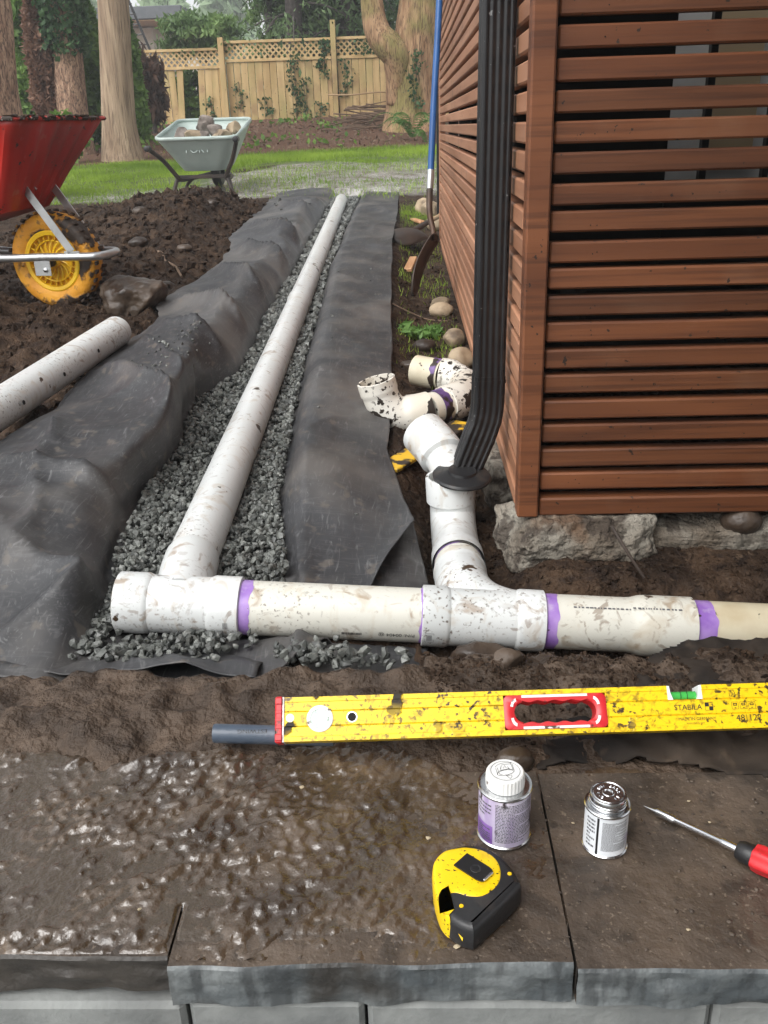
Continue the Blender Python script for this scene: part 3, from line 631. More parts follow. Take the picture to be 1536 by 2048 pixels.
# front corner at left, wrinkled over the mud
cx_, cy_ = np.meshgrid(np.linspace(-1.25, -.28, 110), np.linspace(1.35, 1.62, 50))
cz_ = -.028+.02*sst(1.5, 1.37, cy_)+np.interp(cx_, [-1.25, -.8, -.62, -.28], [.09, .05, -.01, -.035])*sst(1.35, 1.55, cy_)+.025*(ridge(cx_*4+cy_*3, cy_*7, 4., 2)-.5)+.008*fbm(cx_*9, cy_*9, 4)
cy2 = cy_+(.03*fbm(cx_*4, cx_*0, 6)+.015*np.sin(cx_*11))*sst(1.5, 1.35, cy_)
ob = MB().grid(np.stack([cx_, cy2, under_pipe(cx_, cy2, cz_-.02)], -1)).build('front_hem', MT['fabric'], fab_root, angle=None)
md = ob.modifiers.new('th', 'SOLIDIFY'); md.thickness = .002
# ---- gravel
def stones(name, pts, sizes, parent=None):
    V0, F0 = ico(1); r = np.random.default_rng(11); n = len(pts); m = len(V0)
    J = V0[None]*(1+.35*r.uniform(-1, 1, (n, m, 1)))*r.uniform(.55, 1.25, (n, 1, 3))
    ang = r.uniform(0, 6.28, (n, 3)); Rm = np.array([np.array(Euler(a).to_matrix()) for a in ang])
    V = np.einsum('nij,nmj->nmi', Rm, J)*sizes[:, None, None]+pts[:, None, :]
    Fc = (np.array(F0)[None]+(np.arange(n)*m)[:, None, None]).reshape(-1, 3)
    b = MB(); b.add(V.reshape(-1, 3), Fc.tolist())
    return b.build(name, MT['gravel'], parent, smooth=False, attrs=dict(rnd=np.repeat(r.beta(1.3, 2.2, n), m)))
_V0, _F0 = ico(1)
pts = []; szs = []
def scatter(n, ya, yb, s0, s1):
    Y = rng.uniform(ya, yb, n); u = rng.uniform(0, 1, n)
    GLx = np.interp(Y, _GLY, _GLX)-.012; GRx = np.interp(Y, _GRY, _GRX)+.008
    X = GLx+(GRx-GLx)*u; zg = np.where(Y > 1.7, zp(Y)-.03, -.05)
    Z = zg+rng.uniform(-.012, .012, n)+.022*sst(.35, .0, u)+.012*sst(.8, 1, u)+.012*fbm(X*9, Y*9)
    for x, y, z in zip(X, Y, Z): pts.append((x, y, z))
    szs.extend(rng.uniform(s0, s1, n))
scatter(5200, 1.56, 2.3, .0046, .0095); scatter(4200, 2.3, 3.4, .0055, .0105); scatter(2200, 3.4, 5.5, .010, .016); scatter(1600, 5.5, 9.45, .013, .022)
def patch(n, cx, cy, sx, sy, z0, s0=.007, s1=.013):
    for _ in range(n):
        x, y = rng.normal(cx, sx), rng.normal(cy, sy); x = min(max(x, cx-2.0*sx), cx+2.0*sx); y = min(max(y, cy-1.9*sy), cy+1.9*sy)
        pts.append((x, y, z0+rng.uniform(-.006, .014))); szs.append(rng.uniform(s0, s1))
patch(170, -.50, 1.43, .07, .020, -.040, .005, .010); patch(70, -.40, 1.475, .05, .012, -.045, .006, .011); patch(90, -.19, 1.435, .035, .018, -.050, .006, .011); patch(40, -.11, 1.415, .05, .008, -.055, .006, .011); patch(110, -.61, 1.53, .02, .05, -.035, .006, .011)
# strays thrown on the sheet
def on_sheet(n, yc, uc, sy, su, s0=.004, s1=.008):
    for _ in range(n):
        Y = rng.normal(yc, sy); u = min(max(rng.normal(uc, su), .02), .98); i = min(int(np.searchsorted(FY, Y)), len(FY)-1); P = FPd[i, int(u*(NU-1))]
        pts.append((P[0], P[1], P[2]+.002)); szs.append(rng.uniform(s0, s1))
on_sheet(40, 2.92, .2, .08, .05, .003, .006); on_sheet(26, 3.1, .27, .05, .03, .003, .006); on_sheet(45, 7.6, .17, .12, .05, .01, .016); on_sheet(14, 4, .85, 1.2, .08, .003, .006)
grv = stones('gravel', np.array(pts), np.array(szs))
tag(grv, 'grey crushed gravel bedding around the white drain pipe', 'gravel', kind='stuff')
# ---- soil clods over the spoil heap and the diggings
def clods(n, fx, s0, s1):
    V0, F0 = ico(1); r = np.random.default_rng(5); P = []
    while len(P) < n:
        x, y = fx(r)
        f = fabric_floor(np.array([x]), np.array([FY[min(np.searchsorted(FY, y), len(FY)-1)]]))[0]
        if not np.isnan(f) and y < 9.6: continue
        P.append((x, y))
    P = np.array(P); Z = ground_h(P[:, 0], P[:, 1]); m = len(V0)
    S = np.exp(r.uniform(np.log(s0), np.log(s1), n))*np.interp(P[:, 1], [1.3, 3, 8], [.55, 1, 1.6])
    J = V0[None]*(1+.5*r.uniform(-1, 1, (n, m, 1)))*r.uniform(.5, 1.3, (n, 1, 3))*S[:, None, None]
    V = J+np.c_[P, Z+S*.1][:, None, :]
    Fc = (np.array(F0)[None]+(np.arange(n)*m)[:, None, None]).reshape(-1, 3); return V.reshape(-1, 3), Fc.tolist()
cl = MB()
cl.add(*clods(6500, lambda r: (r.uniform(-2.9, -.95), r.uniform(2.2, 8.3)), .003, .022))
cl.add(*clods(3500, lambda r: (r.uniform(.02, 1.1), r.uniform(1.22, 2.2)), .003, .012))
cl.add(*clods(500, lambda r: (r.uniform(-.05, .22), r.uniform(2.2, 6.5)), .004, .012))
cl.add(*clods(1800, lambda r: (r.uniform(-1.1, .5), r.uniform(1.06, 1.36)), .0015, .007))
ob = cl.build('soil_clods', MT['ground'], angle=None, smooth=False)
tag(ob, 'loose crumbs of dark soil scattered over the diggings', 'soil', kind='stuff')

# crumbs of mud and pale chips on the slabs
r = np.random.default_rng(15); n_ = 420; P = np.c_[r.uniform(.05, .75, n_), r.uniform(.72, 1.03, n_)]; S = np.exp(r.uniform(np.log(.0006), np.log(.0032), n_)); V0, F0 = ico(1)
J = V0[None]*(1+.4*r.uniform(-1, 1, (n_, len(V0), 1)))*r.uniform(.6, 1.4, (n_, 1, 3))*np.array((1, 1, .5))*S[:, None, None]+np.c_[P, S*.2][:, None, :]
ob = MB().add(J.reshape(-1, 3), (np.array(F0)[None]+(np.arange(n_)*len(V0))[:, None, None]).reshape(-1, 3).tolist()).build('mud_crumbs', MT['slab'], angle=None, smooth=True); tag(ob, 'dried crumbs of mud on the right hand slabs', 'mud', kind='stuff')
for i, (x, y, s_) in enumerate(((.04, .738, .0035), (.012, .905, .003), (.36, .97, .002), (.375, .93, .0018), (.20, .93, .0018), (-.33, .79, .004), (-.16, 1.0, .003), (.30, .76, .0022))):
    V, Fc = rock_mesh((s_*1.4, s_, s_*.6), 200+i, 1, .3, 3); tag(MB().add(V+np.array((x, y, .005 if x < 0 else .002)), Fc).build('wood_chip', MT['chip'], smooth=False), ['tiny pale chip in front of the tape measure','tiny pale chip left of the purple primer can','tiny pale chip behind the screwdriver tip','tiny pale chip beside the screwdriver bit','tiny pale chip between the two cans','tan splinter in the wet mud near the slab joint','tiny pale chip in the mud below the spirit level','tiny pale chip near the front edge of the right slab'][i], 'chip')

# ================================================================== BUILDING: slatted deck skirt
deck = empty('slatted_deck', (.26, 1.93, 0), 'brown stained slatted cedar screen enclosing the space under the deck', 'deck')
PITCH, SH = .0555, .0405
WX, FYD = .235, 1.905           # outer plane of the side wall, front plane of the slats
rd = random.Random(3)
MB().box((WX+.0225, FYD+.010, .55), (.045, .062, 1.12*2-.03), .004).v
def post(x, y, w_, d_, z0, z1, m, name='corner_post'):
    return MB().box((x, y, (z0+z1)/2), (w_, d_, z1-z0), .004).build(name, m, deck)
post(WX+.0235, 1.9185, .047, .055, .016, 2.25, MT['wood_front'])
for k in range(40):
    z0 = .0765+PITCH*k
    if z0 > 2.2: break
    L = 3.2; tw = rd.uniform(-.001, .001)
    MB().box((WX+.051+L/2, FYD+.019+rd.uniform(-.0015, .0015), z0+SH/2+tw), (L, .036, SH+rd.uniform(-.001, .001)), .004, rotax((0, 1, 0), R(rd.uniform(-.06, .06)))).build('slat', MT['wood_front'], deck)
    for xn in (.135, .141): MB().lathe((WX+xn+rd.uniform(-.012, .012), FYD+.0012, z0+SH*rd.uniform(.35, .65)), (0, -1, 0), [(.0014, 0), (.0012, .0003), (.0001, .0003)], 8).build('nail_hole', MT['hole'], deck)
MB().box((WX+.051+1.6, FYD+.017, .0375), (3.2, .045, .043), .004).build('bottom_rail', MT['wood_front'], deck)
SIDE_END = 7.0
for k in range(40):
    z0 = .0235+PITCH*k
    if z0 > 2.2: break
    MB().box((WX+.018+rd.uniform(-.0015, .0015), (1.948+SIDE_END)/2, z0+SH/2), (.034, SIDE_END-1.948, SH), .004).build('side_slat', MT['wood_side'], deck)
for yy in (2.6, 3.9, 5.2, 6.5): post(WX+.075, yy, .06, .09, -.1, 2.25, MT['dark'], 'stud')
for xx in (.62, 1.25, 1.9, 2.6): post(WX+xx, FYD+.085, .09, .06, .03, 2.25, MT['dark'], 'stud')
post(WX+.02, SIDE_END+.04, .045, .06, -.02, 2.25, MT['wood_side'], 'end_post')
# dark space behind the slats, with a window on the far side
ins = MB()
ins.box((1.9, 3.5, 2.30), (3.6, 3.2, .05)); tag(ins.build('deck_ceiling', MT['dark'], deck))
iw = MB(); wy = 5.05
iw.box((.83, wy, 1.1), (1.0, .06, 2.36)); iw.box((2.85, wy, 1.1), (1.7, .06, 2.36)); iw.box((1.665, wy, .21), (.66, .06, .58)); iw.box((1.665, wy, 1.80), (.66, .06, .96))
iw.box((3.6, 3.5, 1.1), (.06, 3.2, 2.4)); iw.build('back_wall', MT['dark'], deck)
wf = MB(); wf.box((1.665, wy-.01, .90), (.66, .05, .03)); wf.box((1.52, wy-.01, .93), (.035, .05, .80)); wf.box((1.84, wy-.01, .93), (.03, .05, .80)); wf.build('window_bars', MT['black_al'], deck)
MB().box((2.2, 5.75, .95), (2.8, .04, 1.4)).build('pale_panel', MT['white_paint'], deck)
MB().box((1.86, 5.715, 1.05), (.28, .02, .9)).build('tan_board', MT['paleglass'], deck)
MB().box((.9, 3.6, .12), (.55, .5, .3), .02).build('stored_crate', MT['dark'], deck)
# raised deck and house overhang that keeps the near corner in shade
ov = MB(); ov.box((2.35, 1.65, 2.46), (4.0, 6.9, .18)); ov.box((.50, 6.1, 2.46), (.45, 2.0, .18)); ob = ov.build('deck_platform', MT['wood_side']); tag(ob, 'raised deck platform roofing the slatted screen', 'deck platform')
for xx in np.arange(.32, 4.1, .4): MB().box((xx, 1.65, 2.31), (.045, 6.8, .10)).build('joist', MT['wood_front'], ob)
hw = MB(); hw.box((2.2, -1.9, 1.0), (4.0, .2, 3.2)); ob = hw.build('house_wall', MT['wall_pale']); tag(ob, 'pale rendered house wall below the raised deck', 'wall')
# far end of the house: white fascia and a dark pipe
fe = empty('house_corner', (.42, 7.35, 0), 'white eaves corner and dark post at the far end of the slatted screen', 'house corner')
MB().box((.42, 7.75, 2.12), (.36, .5, .75), .01).build('fascia', MT['white_paint'], fe)
MB().box((.262, 7.6, .95), (.06, .06, 1.75), .006).build('post', MT['black_al'], fe)
# ---- rough concrete under the corner
def lump_box(name, c, d, seed, m, amp=.02, sub=4, label=None, cat=None, group=None, parent=None):
    V, Fc = ico(sub); V = V.copy(); p = 5
    V = V/((np.abs(V)**9).sum(1)**(1/9))[:, None]
    V = V*np.array(d)/2
    f = fbm(V[:, 0]*9+seed, V[:, 1]*9+seed*2, V[:, 2]*9, 4); g = ridge(V[:, 0]*15+seed, V[:, 1]*15+V[:, 2]*13, seed, 3)-.5
    N = V/np.linalg.norm(V, axis=1)[:, None]
    h_ = fbm(V[:, 0]*45+seed, V[:, 1]*45, V[:, 2]*45, 3); st_ = np.floor(fbm(V[:, 0]*14+seed, V[:, 1]*14, V[:, 2]*14+3, 2)*4)/4
    V = V+N*(amp*1.3*f+amp*.6*g+amp*.35*h_+amp*1.1*st_)[:, None]+np.array(c)
    e = None
    o = MB().add(V, Fc).build(name, m, parent, angle=None)
    if label: tag(o, label, cat, group)
    return o
def chipped(name, c, d, seed, m, label, cat, cuts=26, sub_=6, fine=.012):
    V, Fc = ico(sub_); V = V.copy(); r_ = np.random.default_rng(seed); V = V/((np.abs(V)**10).sum(1)**.1)[:, None]
    for _ in range(cuts):
        n_ = r_.normal(size=3); n_ /= np.linalg.norm(n_); ext = np.abs(n_).sum(); t = V @ n_; V = V-np.maximum(t-ext*r_.uniform(.62, .92), 0)[:, None]*n_*r_.uniform(.7, 1)
    W = V*np.array(d)/2; N = V/np.linalg.norm(V, axis=1)[:, None]
    k_ = 22; f = fbm(W[:, 0]*k_+seed, W[:, 1]*k_, W[:, 2]*k_+seed, 5, .6); g_ = ridge(W[:, 0]*30, W[:, 1]*30+W[:, 2]*28, seed, 3)-.5
    W = W+N*(fine*1.6*f+fine*.8*g_)[:, None]+np.array(c)
    return tag(MB().add(W, Fc).build(name, m, angle=None), label, cat)
chipped('concrete_footing', (.372, 1.945, -.052), (.35, .20, .128), 3, MT['concrete'], 'broken pale concrete footing under the corner post of the slatted screen', 'footing')
chipped('concrete_ledge', (1.06, 2.0, -.062), (1.04, .26, .085), 8, MT['concrete'], 'low concrete ledge running right from the broken footing', 'ledge', 14)
chipped('foundation_stone', (.262, 2.42, -.05), (.13, .46, .14), 12, MT['concrete'], 'rough pale stone block under the side slats behind the downspout', 'stone', 20, 5)
V, Fc = rock_mesh((.045, .04, .036), 31, 3, .12, 1); ob = MB().add(V+np.array((.752, 1.925, -.012)), Fc).build('ledge_stone', MT['rock_dark'], angle=None)
tag(ob, 'dark round cobble on the concrete ledge under the bottom rail', 'stone')
ob = MB().tube(spline([(.435, 1.83, .02), (.46, 1.79, -.02), (.495, 1.755, -.07)], 12), [.0035]*12, 8).build('rusty_rod', MT['brown_steel']); tag(ob, 'thin dark rod leaning on the broken concrete footing', 'rod')

# ================================================================== DOWNSPOUT
ds = empty('downspout', (.19, 2.15, 0), 'black ribbed downspout running down the slatted corner into the white riser', 'downspout')
def spout_profile(w_, d_, amp=.0011, nr=4):
    pts_ = []
    def side(p, q, n_):
        p, q = np.array(p), np.array(q); t = (q-p)/np.linalg.norm(q-p); nrm_ = np.array([t[1], -t[0]])
        for i in range(n_):
            f = i/n_; pts_.append(p+(q-p)*f+nrm_*amp*(math.cos(f*2*math.pi*nr)-1)*(0 if (f < .06 or f > .94) else 1))
    a, b, c = w_/2, d_/2, .007
    side((-a+c, -b), (a-c, -b), 34); side((a-c, -b), (a, -b+c), 3); side((a, -b+c), (a, b-c), 18); side((a, b-c), (a-c, b), 3)
    side((a-c, b), (-a+c, b), 34); side((-a+c, b), (-a, b-c), 3); side((-a, b-c), (-a, -b+c), 18); side((-a, -b+c), (-a+c, -b), 3)
    return np.array(pts_)
def dsweep(path, w_=.072, d_=.052, sc_=None):
    b = MB(); pr = spout_profile(w_, d_)
    P = np.array(path, float); n_ = len(P); T = np.gradient(P, axis=0); T /= np.linalg.norm(T, axis=1)[:, None]
    V = []; m = len(pr); sc_ = np.ones(n_) if sc_ is None else sc_
    for i in range(n_):
        a = np.array([1., .12, 0]); a = a-T[i]*(a @ T[i]); a /= np.linalg.norm(a); bb = np.cross(T[i], a)
        V.append(P[i]+sc_[i]*(pr[:, :1]*a-pr[:, 1:]*bb))
    Fc = [(i*m+j, i*m+(j+1) % m, (i+1)*m+(j+1) % m, (i+1)*m+j) for i in range(n_-1) for j in range(m)]
    Fc.append(tuple(range(m))); b.add(np.concatenate(V), Fc); return b
top = [(.2045, 2.14, 2.3), (.187, 2.14, .262)]
dsweep([np.array(top[0])*(1-t)+np.array(top[1])*t for t in np.linspace(0, 1, 14)]).build('pipe', MT['black_al'], ds)
el = spline([(.187, 2.14, .285), (.185, 2.14, .21), (.178, 2.138, .168), (.160, 2.134, .118), (.138, 2.128, .062), (.124, 2.122, .02)], 30)
kk = np.linspace(0, 1, 30); crimp = 1.035+.03*np.exp(-((kk-.36)/.018)**2)-.02*np.exp(-((kk-.42)/.02)**2)+.03*np.exp(-((kk-.55)/.015)**2)-.10*sst(.6, 1, kk)
dsweep(el, sc_=crimp).build('elbow', MT['black_al'], ds)
dsweep([(.1873, 2.14, .276), (.1872, 2.14, .268)], sc_=[1.055, 1.055]).build('crimp_band', MT['black_al'], ds)
fl_ = MB(); ax = np.array([.06, -.12, 1.]); fl_.lathe((.121, 2.090, .046), ax, [(.0, .016), (.034, .016), (.036, .010), (.060, .006), (.069, .004), (.0725, -.001), (.071, -.006), (.045, -.007), (.02, -.007)], 48)
fl_.build('adapter_flange', MT['black_rub'], ds)

# ================================================================== WHITE DRAIN PIPES (glued into one run)
RP, RH = .0535, .0600
drain = empty('drain_pipe_run', (-.05, 1.556, -.1), 'white drain pipe run: long pipe, two tee fittings and cross pipe with purple primer', 'drain pipe')
Am, Bm = np.array((-.578, 1.556, -.002)), np.array((.725, 1.556, -.0905))
Dm = (Bm-Am)/np.linalg.norm(Bm-Am)
def on_main(x): return Am+(Bm-Am)*((x-Am[0])/(Bm[0]-Am[0]))
def hollow(path, r_out, r_in, seg=40, ends=(True, True)):
    """tube with an open, thick-walled mouth"""
    b = MB(); P = np.array(path, float); n_ = len(P); ro = np.full(n_, r_out) if np.isscalar(r_out) else np.array(r_out)
    b.tube(P, ro, seg, cap=False)
    for e in (0, 1):
        if not ends[e]: continue
        p = P[0] if e == 0 else P[-1]; q = P[1] if e == 0 else P[-2]; d = (q-p)/np.linalg.norm(q-p); r_ = ro[0] if e == 0 else ro[-1]
        b.lathe(p, d, [(r_, 0), (r_-.0012, -.0008), (r_in+.001, -.0008), (r_in, 0), (r_in, .07), (0.0005, .07)], seg)
    return b
def straight(a, b, n_=2): return [np.array(a)*(1-t)+np.array(b)*t for t in np.linspace(0, 1, n_)]
def hub(b, c, axis, L, r0=RH, seg=44):
    """socket bead profile along axis starting at c"""
    b.lathe(c, axis, [(RP-.004, -.0005), (r0-.002, 0), (r0, .0015), (r0+.0004, L*.9), (r0-.0012, L-.001), (RP+.003, L+.004), (RP+.001, L+.006)], seg)
# tee at the left end
tee = MB()
hub(tee, on_main(-.578), Dm, .062); hub(tee, on_main(-.338), -Dm, .058)
tee.tube(straight(on_main(-.52), on_main(-.39), 6), [RP+.003]*6, 44, cap=False)
Lp0 = np.array((-.466, 1.60, -.003)); Lp1 = np.array((-.474, 1.74, float(zp(1.74))))
tee.tube(spline([(-.458, 1.556, -.008), (-.464, 1.62, -.004), (-.470, 1.68, -.001), Lp1], 14), [RP+.003]*4+[RP+.0036]*3+[RP+.004]*6+[RP+.002], 44, cap=False)
tee_o = tee.build('tee_fitting', MT['pvc'], drain)
mouth = MB(); mouth.lathe(on_main(-.578), Dm, [(RH-.002, 0), (RH-.004, -.001), (RP+.0005, -.001), (RP, .001), (RP-.001, .10), (.0005, .10)], 44); mouth.build('open_socket', MT['pvc_cream'], tee_o)
# long pipe
long_a, long_b = Lp1, np.array((-.62, 8.96, .22)); ld = (long_b-long_a)/np.linalg.norm(long_b-long_a)
lp = hollow([long_a+(long_b-long_a)*t for t in np.linspace(0, 1, 40)], RP, RP-.004, 40, (False, True)); lpo = lp.build('long_pipe', MT['pvc'], drain)
bell = MB(); c = long_a+ld*2.62; bell.lathe(c, ld, [(RP, -.02), (RP+.0035, 0), (RP+.004, .06), (RP+.003, .072), (RP, .075)], 40); bell.build('pipe_bell', MT['pvc'], lpo)
# cross pipes
cp = MB(); cp.tube(straight(on_main(-.345), on_main(.03), 8), [RP]*8, 44); cpo = cp.build('cross_pipe', MT['pvc_cream'], drain)
wye = MB()
hub(wye, on_main(.013), Dm, .05); hub(wye, on_main(.249), -Dm, .052); wye.tube(straight(on_main(.058), on_main(.20), 6), [RP+.003]*6, 44, cap=False)
wye.tube(spline([(.100, 1.775, -.062), (.1005, 1.74, -.060), (.104, 1.69, -.057), (.118, 1.635, -.055), (.145, 1.59, -.054), (.19, 1.562, -.056), (.24, 1.556, -.060)], 30), np.r_[[RP+.005]*2, [RP+.0035]*28], 44, cap=False)
wye.box((.165, 1.508, -.028), (.05, .004, .004), .001)
wyo = wye.build('wye_fitting', MT['pvc'], drain)
bp_ = MB(); a, b_ = on_main(.24), on_main(.535)
tt = np.linspace(0, 1, 24); bp_.tube([a+(b_-a)*t for t in tt], RP+.0062*sst(.58, .68, tt), 44); bp_.build('bell_pipe', MT['pvc_cream'], drain)
ep = MB(); ep.tube(straight(on_main(.52), on_main(.98), 6), [RP]*6, 44); epo = ep.build('end_pipe', MT['pvc_tan'], drain)
def band(x0, x1, m, seed, r=RP+.0004, parent=drain, c0=None, c1=None, jag=.0035, name='primer_band', tilt=0):
    a = on_main(x0) if c0 is None else np.array(c0); b = on_main(x1) if c1 is None else np.array(c1)
    ax = (b-a)/np.linalg.norm(b-a); L = np.linalg.norm(b-a); t = np.linspace(0, 2*math.pi, 64, endpoint=False)
    u = np.cross(ax, [0, 0, 1.]) if abs(ax[2]) < .9 else np.cross(ax, [1., 0, 0]); u /= np.linalg.norm(u); v = np.cross(ax, u)
    e = jag*fbm(np.cos(t)*3+seed, np.sin(t)*3, seed, 3)*1.6
    ring = lambda h: a+ax*(h[:, None])+r*(np.cos(t)[:, None]*u+np.sin(t)[:, None]*v)
    P = np.concatenate([ring(0*t), ring(L*.5+0*t), ring(L+e)]); Fc = [(i*64+j, i*64+(j+1) % 64, (i+1)*64+(j+1) % 64, (i+1)*64+j) for i in (0, 1) for j in range(64)]
    return MB().add(P, Fc).build(name, m, parent)
band(-.339, -.316, MT['primer'], 2, parent=cpo); band(.0135, .0095, MT['primer'], 5, parent=cpo, jag=.003)
band(.2485, .271, MT['primer'], 7, parent=wyo); band(.534, .572, MT['primer'], 9, parent=epo, jag=.003)
# riser: collar, elbow up to the downspout, branch to the back
rz = MB()
rz.tube(spline([(.1, 1.765, -.0615), (.1, 1.80, -.0655), (.1, 1.85, -.072)], 6), [RP+.001]*6, 44, cap=False)
rz.build('riser_collar', MT['pvc_cream'], drain)
band(0, 0, MT['primer'], 11, r=RP+.0018, c0=(.1, 1.774, -.0625), c1=(.1, 1.780, -.0632), jag=.003); band(0, 0, MT['primer_dark'], 13, r=RP+.0020, c0=(.1, 1.822, -.0685), c1=(.1, 1.829, -.0695), jag=.002)
re_ = MB()
pth = spline([(.1, 1.828, -.0692), (.1, 1.87, -.074), (.1, 1.94, -.084), (.1, 2.01, -.090), (.0997, 2.065, -.082), (.099, 2.095, -.058), (.099, 2.10, -.03), (.099, 2.10, -.012)], 34)
re_.tube(pth, np.r_[[RH]*6, np.linspace(RH, RP+.003, 3), [RP+.003]*25], 44, cap=False)
re_.lathe((.095, 2.10, -.022), (-.03, 0, 1), [(RP+.002, -.006), (RH+.0010, .0), (RH+.0016, .060), (RH, .064), (RP, .064), (RP-.001, .0), (.001, -.002)], 44)
re_o = re_.build('riser_elbow', MT['pvc'], drain)
pb = spline([(.100, 2.125, .0), (.094, 2.155, .030), (.082, 2.19, .053), (.060, 2.235, .074), (.030, 2.285, .094)], 30)
br = hollow(pb, np.r_[[RP-.006]*15, np.linspace(RP-.004, RH, 2), [RH]*13], RP, 44, (False, True)); br.build('branch_hub', MT['pvc'], drain)
# ink printed on the pipes
def ring_text(body, size, x, ang, flip, m, parent, name='printing', r=RP+.0006, mirror=False, axisdir=Dm):
    V, Fc = text_verts(body, size)
    c = on_main(x); e1 = np.cross([0, 0, 1.], Dm); e1 /= np.linalg.norm(e1); e2 = np.cross(Dm, e1)   # e1 = +Y side, e2 = up
    s_ = -1 if flip else 1
    t = ang+(V[:, 1]*s_)/r
    P = c+Dm*(V[:, 0]*s_*(-1 if mirror else 1))[:, None]+r*(-np.cos(t)[:, None]*e1+np.sin(t)[:, None]*e2)
    return MB().add(P, Fc).build(name, m, parent, smooth=False)
ring_text('P/N: 00404 @', .012, -.035, R(-18), True, MT['ink'], cpo)
bc = MB()
def ring_rect(b, x0, x1, a0, a1, r=RP+.0006):
    e1 = np.cross([0, 0, 1.], Dm); e1 /= np.linalg.norm(e1); e2 = np.cross(Dm, e1)
    p = lambda x, a: on_main(x)+r*(-math.cos(a)*e1+math.sin(a)*e2)
    b.add([p(x0, a0), p(x1, a0), p(x1, a1), p(x0, a1)], [(0, 1, 2, 3)])
xx = -.140
while xx < -.103: ww = random.uniform(.0005, .0016); ring_rect(bc, xx, xx+ww, R(-23), R(-16)); xx += ww+random.uniform(.0006, .0014)
bc.build('barcode', MT['ink'], cpo, smooth=False)
bc = MB()
for i in range(6): ring_rect(bc, .022+i*.0018, .0228+i*.0018, R(-22), R(-8), RH+.0009)
for (a0, a1, x0, x1) in ((-26, -25.2, .019, .036), (-5, -4.2, .019, .036)): ring_rect(bc, x0, x1, R(a0), R(a1), RH+.0009)
ring_rect(bc, .019, .0195, R(-26), R(-4.2), RH+.0009); ring_rect(bc, .0355, .036, R(-26), R(-4.2), RH+.0009); bc.build('sticker', MT['inkgrey'], wyo, smooth=False)
bc = MB()
for i in range(5): ring_rect(bc, -.366+i*.002, -.3652+i*.002, R(-16), R(-2), RH+.0009)
bc.build('sticker', MT['inkgrey'], tee_o, smooth=False)
ring_text('MADE IN', .021, .635, R(-22), True, MT['ink'], epo)
bc = MB(); xx = .30
while xx < .50:
    ww = random.uniform(.002, .007); ring_rect(bc, xx, xx+ww, R(60), R(63.5), RP+.0066 if xx > .41 else RP+.0008); xx += ww+random.uniform(.001, .004)
bc.build('printing', MT['inkgrey'], wyo, smooth=False)

# ---- loose perforated pipe at left
pf = empty('perforated_pipe', (-1.1, 2.7, .1), 'loose white perforated drain pipe lying in the mud beside the black fabric', 'drain pipe')
pa, pb2 = np.array((-1.150, 2.02, .146)), np.array((-1.055, 3.24, .190)); pd_ = (pb2-pa)/np.linalg.norm(pb2-pa)
pt0 = pa-pd_*.9+np.array((-.02, 0, -.0))
hollow([pt0+(pb2-pt0)*t for t in np.linspace(0, 1, 20)], RP, RP-.004, 40).build('pipe', MT['pvc'], pf)
sd_ = np.cross(pd_, [0, 0, 1.]); sd_ /= np.linalg.norm(sd_); up_ = np.cross(sd_, pd_)
for i in range(7):
    for a_ in (R(10),):
        c = pb2-pd_*(.30+.27*i); nrm_ = math.cos(a_)*sd_+math.sin(a_)*up_
        MB().lathe(c+nrm_*(RP-.0012), nrm_, [(.0068, .0), (.0064, .0016), (.0001, .0017)], 14).build('drain_hole', MT['hole'], pf)
for i in range(3):
    c = pb2-pd_*(.30+.03*i); 
# ---- old muddy fittings
of = empty('old_pipe_fittings', (.05, 2.9, 0), 'muddy old elbow fittings still glued together beside the black fabric', 'pipe fittings')
e1_ = hollow(spline([(-.107, 2.72, .125), (-.098, 2.72, .09), (-.082, 2.718, .05), (-.045, 2.715, .018), (.01, 2.72, .016), (.055, 2.735, .02)], 30)[::-1], np.concatenate([np.full(9, RH), np.linspace(RP+.003, RP+.003, 14), np.full(7, RH)]), RP, 40, (False, True)); e1_.build('elbow', MT['pvc_old'], of)
MB().tube(straight((.05, 2.734, .02), (.115, 2.79, .024), 3), RP, 40).build('coupling_pipe', MT['pvc_old'], of)
band(0, 0, MT['primer_dark'], 15, parent=of, r=RP+.002, c0=(.072, 2.752, .0215), c1=(.098, 2.775, .023), jag=.008)
MB().tube(spline([(.105, 2.782, .024), (.15, 2.83, .025), (.185, 2.92, .024), (.178, 3.02, .026), (.14, 3.085, .034), (.105, 3.10, .038)], 26), np.concatenate([np.full(6, RH), np.full(14, RP+.003), np.full(6, RH)]), 40).build('return_elbow', MT['pvc_old'], of)
hollow(straight((.11, 3.098, .038), (.018, 3.15, .045), 4), RP, RP-.005, 40, (False, True)).build('stub', MT['pvc_tan'], of)
band(0, 0, MT['primer_dark'], 17, parent=of, r=RP+.002, c0=(.105, 3.10, .038), c1=(.085, 3.112, .0395), jag=.012)
# yellow board under the fittings
yb = MB(); yb.box((.045, 2.50, -.012), (.07, .46, .012), .003, rotz(R(-30))); ob = yb.build('yellow_board', MT['yellow_dirty']); tag(ob, 'mud caked yellow strip lying under the white branch fitting', 'board')

# ================================================================== FOREGROUND TOOLS
def frame_obj(name, o, ex, ey, label, cat, group=None):
    ex = Vector(ex).normalized(); ey = Vector(ey); ey = (ey-ex*ex.dot(ey)).normalized(); en = ex.cross(ey)
    e = empty(name, o, label, cat, group); e.rotation_euler = Matrix((ex, ey, en)).transposed().to_euler(); return e
